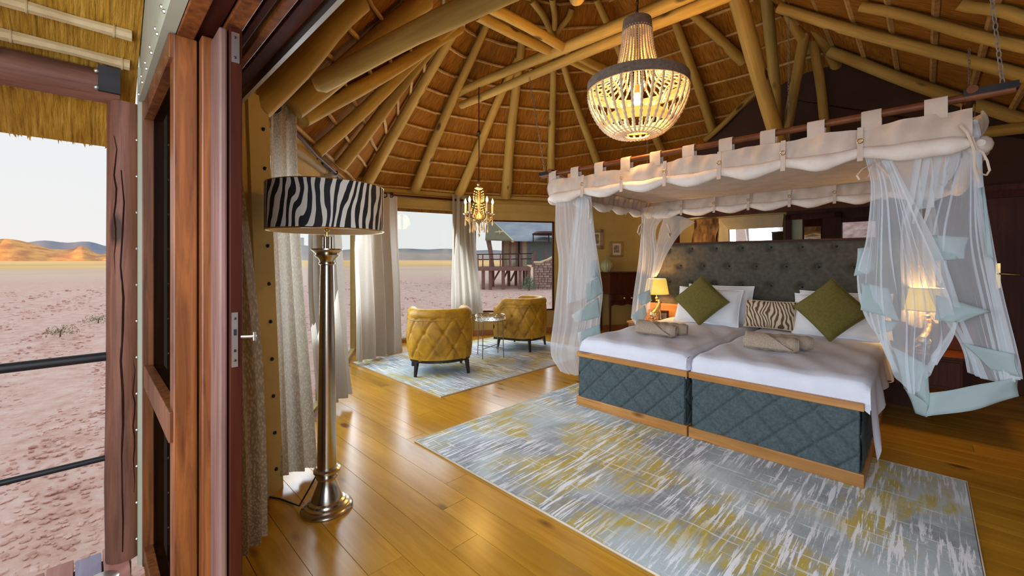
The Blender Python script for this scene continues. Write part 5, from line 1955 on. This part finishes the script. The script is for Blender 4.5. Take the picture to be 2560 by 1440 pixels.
picture('framed picture with wide pale frame, half hidden by the front net', 1487, 598, .17, .19, 'framegrey', .07)
picture('small gold framed picture above the dark writing chest', 1541, 623, .125, .145, 'framegold', .035)
c = on_pw(1543, 720, .02)
bu = thing('writing_chest', 'dark brown wooden chest with two pale knobs against the picture wall', 'chest', (c.x, c.y, 0), PWROT)
obj('carcass', MB().box(-.36, .36, -.40, 0, .72, 1.10), 'darkwood', bu, False, bevel=.006)
obj('chest_top', MB().box(-.38, .38, -.42, 0, 1.10, 1.125), 'darkwood', bu, False, bevel=.005)
dr = obj('drawer', MB().box(-.34, .34, -.415, -.40, .60, .715), 'darkwood', bu, False, bevel=.004)
for x in (-.08, .07):
    obj('knob', MB().ball((x, -.425, .655), .016, 10, 6), 'cream', dr)
obj('apron', MB().slab([(-.36, -.40, .72), (.36, -.40, .72), (.36, -.40, .50), (.26, -.40, .535), (.12, -.40, .515), (0, -.40, .54), (-.12, -.40, .515), (-.26, -.40, .535), (-.36, -.40, .50)], (0, .02, 0)), 'darkwood', bu, False)
for x in (-.345, .345):
    for y in (-.385, -.02):
        obj('leg', MB().tube([(x, y, 0), (x, y, .72)], [.016, .026], 8), 'darkwood', bu)
c = on_pw(1517, 680, .2)
cv = thing('cactus_vase', 'pale green ribbed cactus-shaped vase standing on the dark chest', 'vase', (c.x, c.y, 1.126))
mb = MB()
mb.grid(lambda s, t: ((.012 + .095 * math.sin(PI * (.10 + .83 * t)) ** .7) * (1 + .09 * abs(math.sin(7 * 2 * PI * s))) * math.cos(2 * PI * s), (.012 + .095 * math.sin(PI * (.10 + .83 * t)) ** .7) * (1 + .09 * abs(math.sin(7 * 2 * PI * s))) * math.sin(2 * PI * s), .235 * t), 84, 14)
obj('ribbed_body', mb, 'cactus', cv, angle=80)
obj('vase_mouth', MB().torus((0, 0, .235), .035, .008, 18), 'cactus', cv)

MT_TILT = .075   # the mirror leans forward a little
m_ = thing('wall_mirror', 'large mirror in a wide pale frame on the bathroom wall above the headboard', 'mirror', RB(-2.21, BB - .01), ROOM_ROT)
obj('mirror_frame', MB().slab([(-.52, 0, 2.13), (.52, 0, 2.13), (.52, -.10, 1.90), (-.32, -.10, 1.90)], (0, -.03, 0)).slab([(-.52, 0, 2.13), (-.32, -.10, 1.90), (-.32, -.03, 1.1), (-.52, 0, .9)], (0, -.03, 0))
    .slab([(-.52, 0, .9), (.52, 0, .9), (.52, -.03, 1.1), (-.32, -.03, 1.1)], (0, -.03, 0)), 'mirrorframe', m_, False)
obj('mirror_glass', MB().slab([(-.33, -.035, 1.08), (.52, -.035, 1.08), (.52, -.035 - .84 * MT_TILT, 1.92), (-.33, -.035 - .84 * MT_TILT, 1.92)], (0, .01, 0)), 'mirror', m_, False)
ra = thing('root_panel', 'rough brown weathered wood panel on the bathroom wall beside the mirror', 'wall decoration', RB(-2.97, BB - .06), ROOM_ROT)
mb = MB()
mb.grid(lambda s, t: (-.22 + .44 * s + .03 * math.sin(9 * t), -.05 * math.sin(PI * s) - .03 * math.sin(13 * s + 5 * t) * math.sin(8 * t), 1.2 + .93 * t), 24, 40)
obj('bark_surface', mb, 'rockart', ra, angle=80)
obj('backing', MB().box(-.2, .2, 0, .05, 1.2, 2.1), 'darkwood', ra, False)
lamp('bathroom_light', 'POINT', RB(-2.9, 7.6, 1.9), 10, (1, .62, .22), .1)

# =================================================================== groups of like things
GROUPS = {'pillow': 'white pillows on the twin beds', 'cushion': 'olive cushions on the twin beds', 'rolled_towel': 'rolled taupe towels on the beds', 'twin_bed': 'twin beds pushed together',
          'bed_sheet': 'white sheets on the twin beds', 'tub_armchair': 'mustard armchairs by the window', 'curtain': 'curtains around the windows', 'curtain_rod': 'curtain rods around the windows',
          'table_lamp': 'bedside lamps', 'bedside_table': 'bedside tables', 'picture_frame': 'pictures on the back wall', 'rug': 'abstract rugs', 'desert_bush': 'bushes on the plain'}
for o in SC.objects:
    k = o.name.split('.')[0]
    if o.parent is None and k in GROUPS and o.get('label'):
        o['group'] = GROUPS[k]
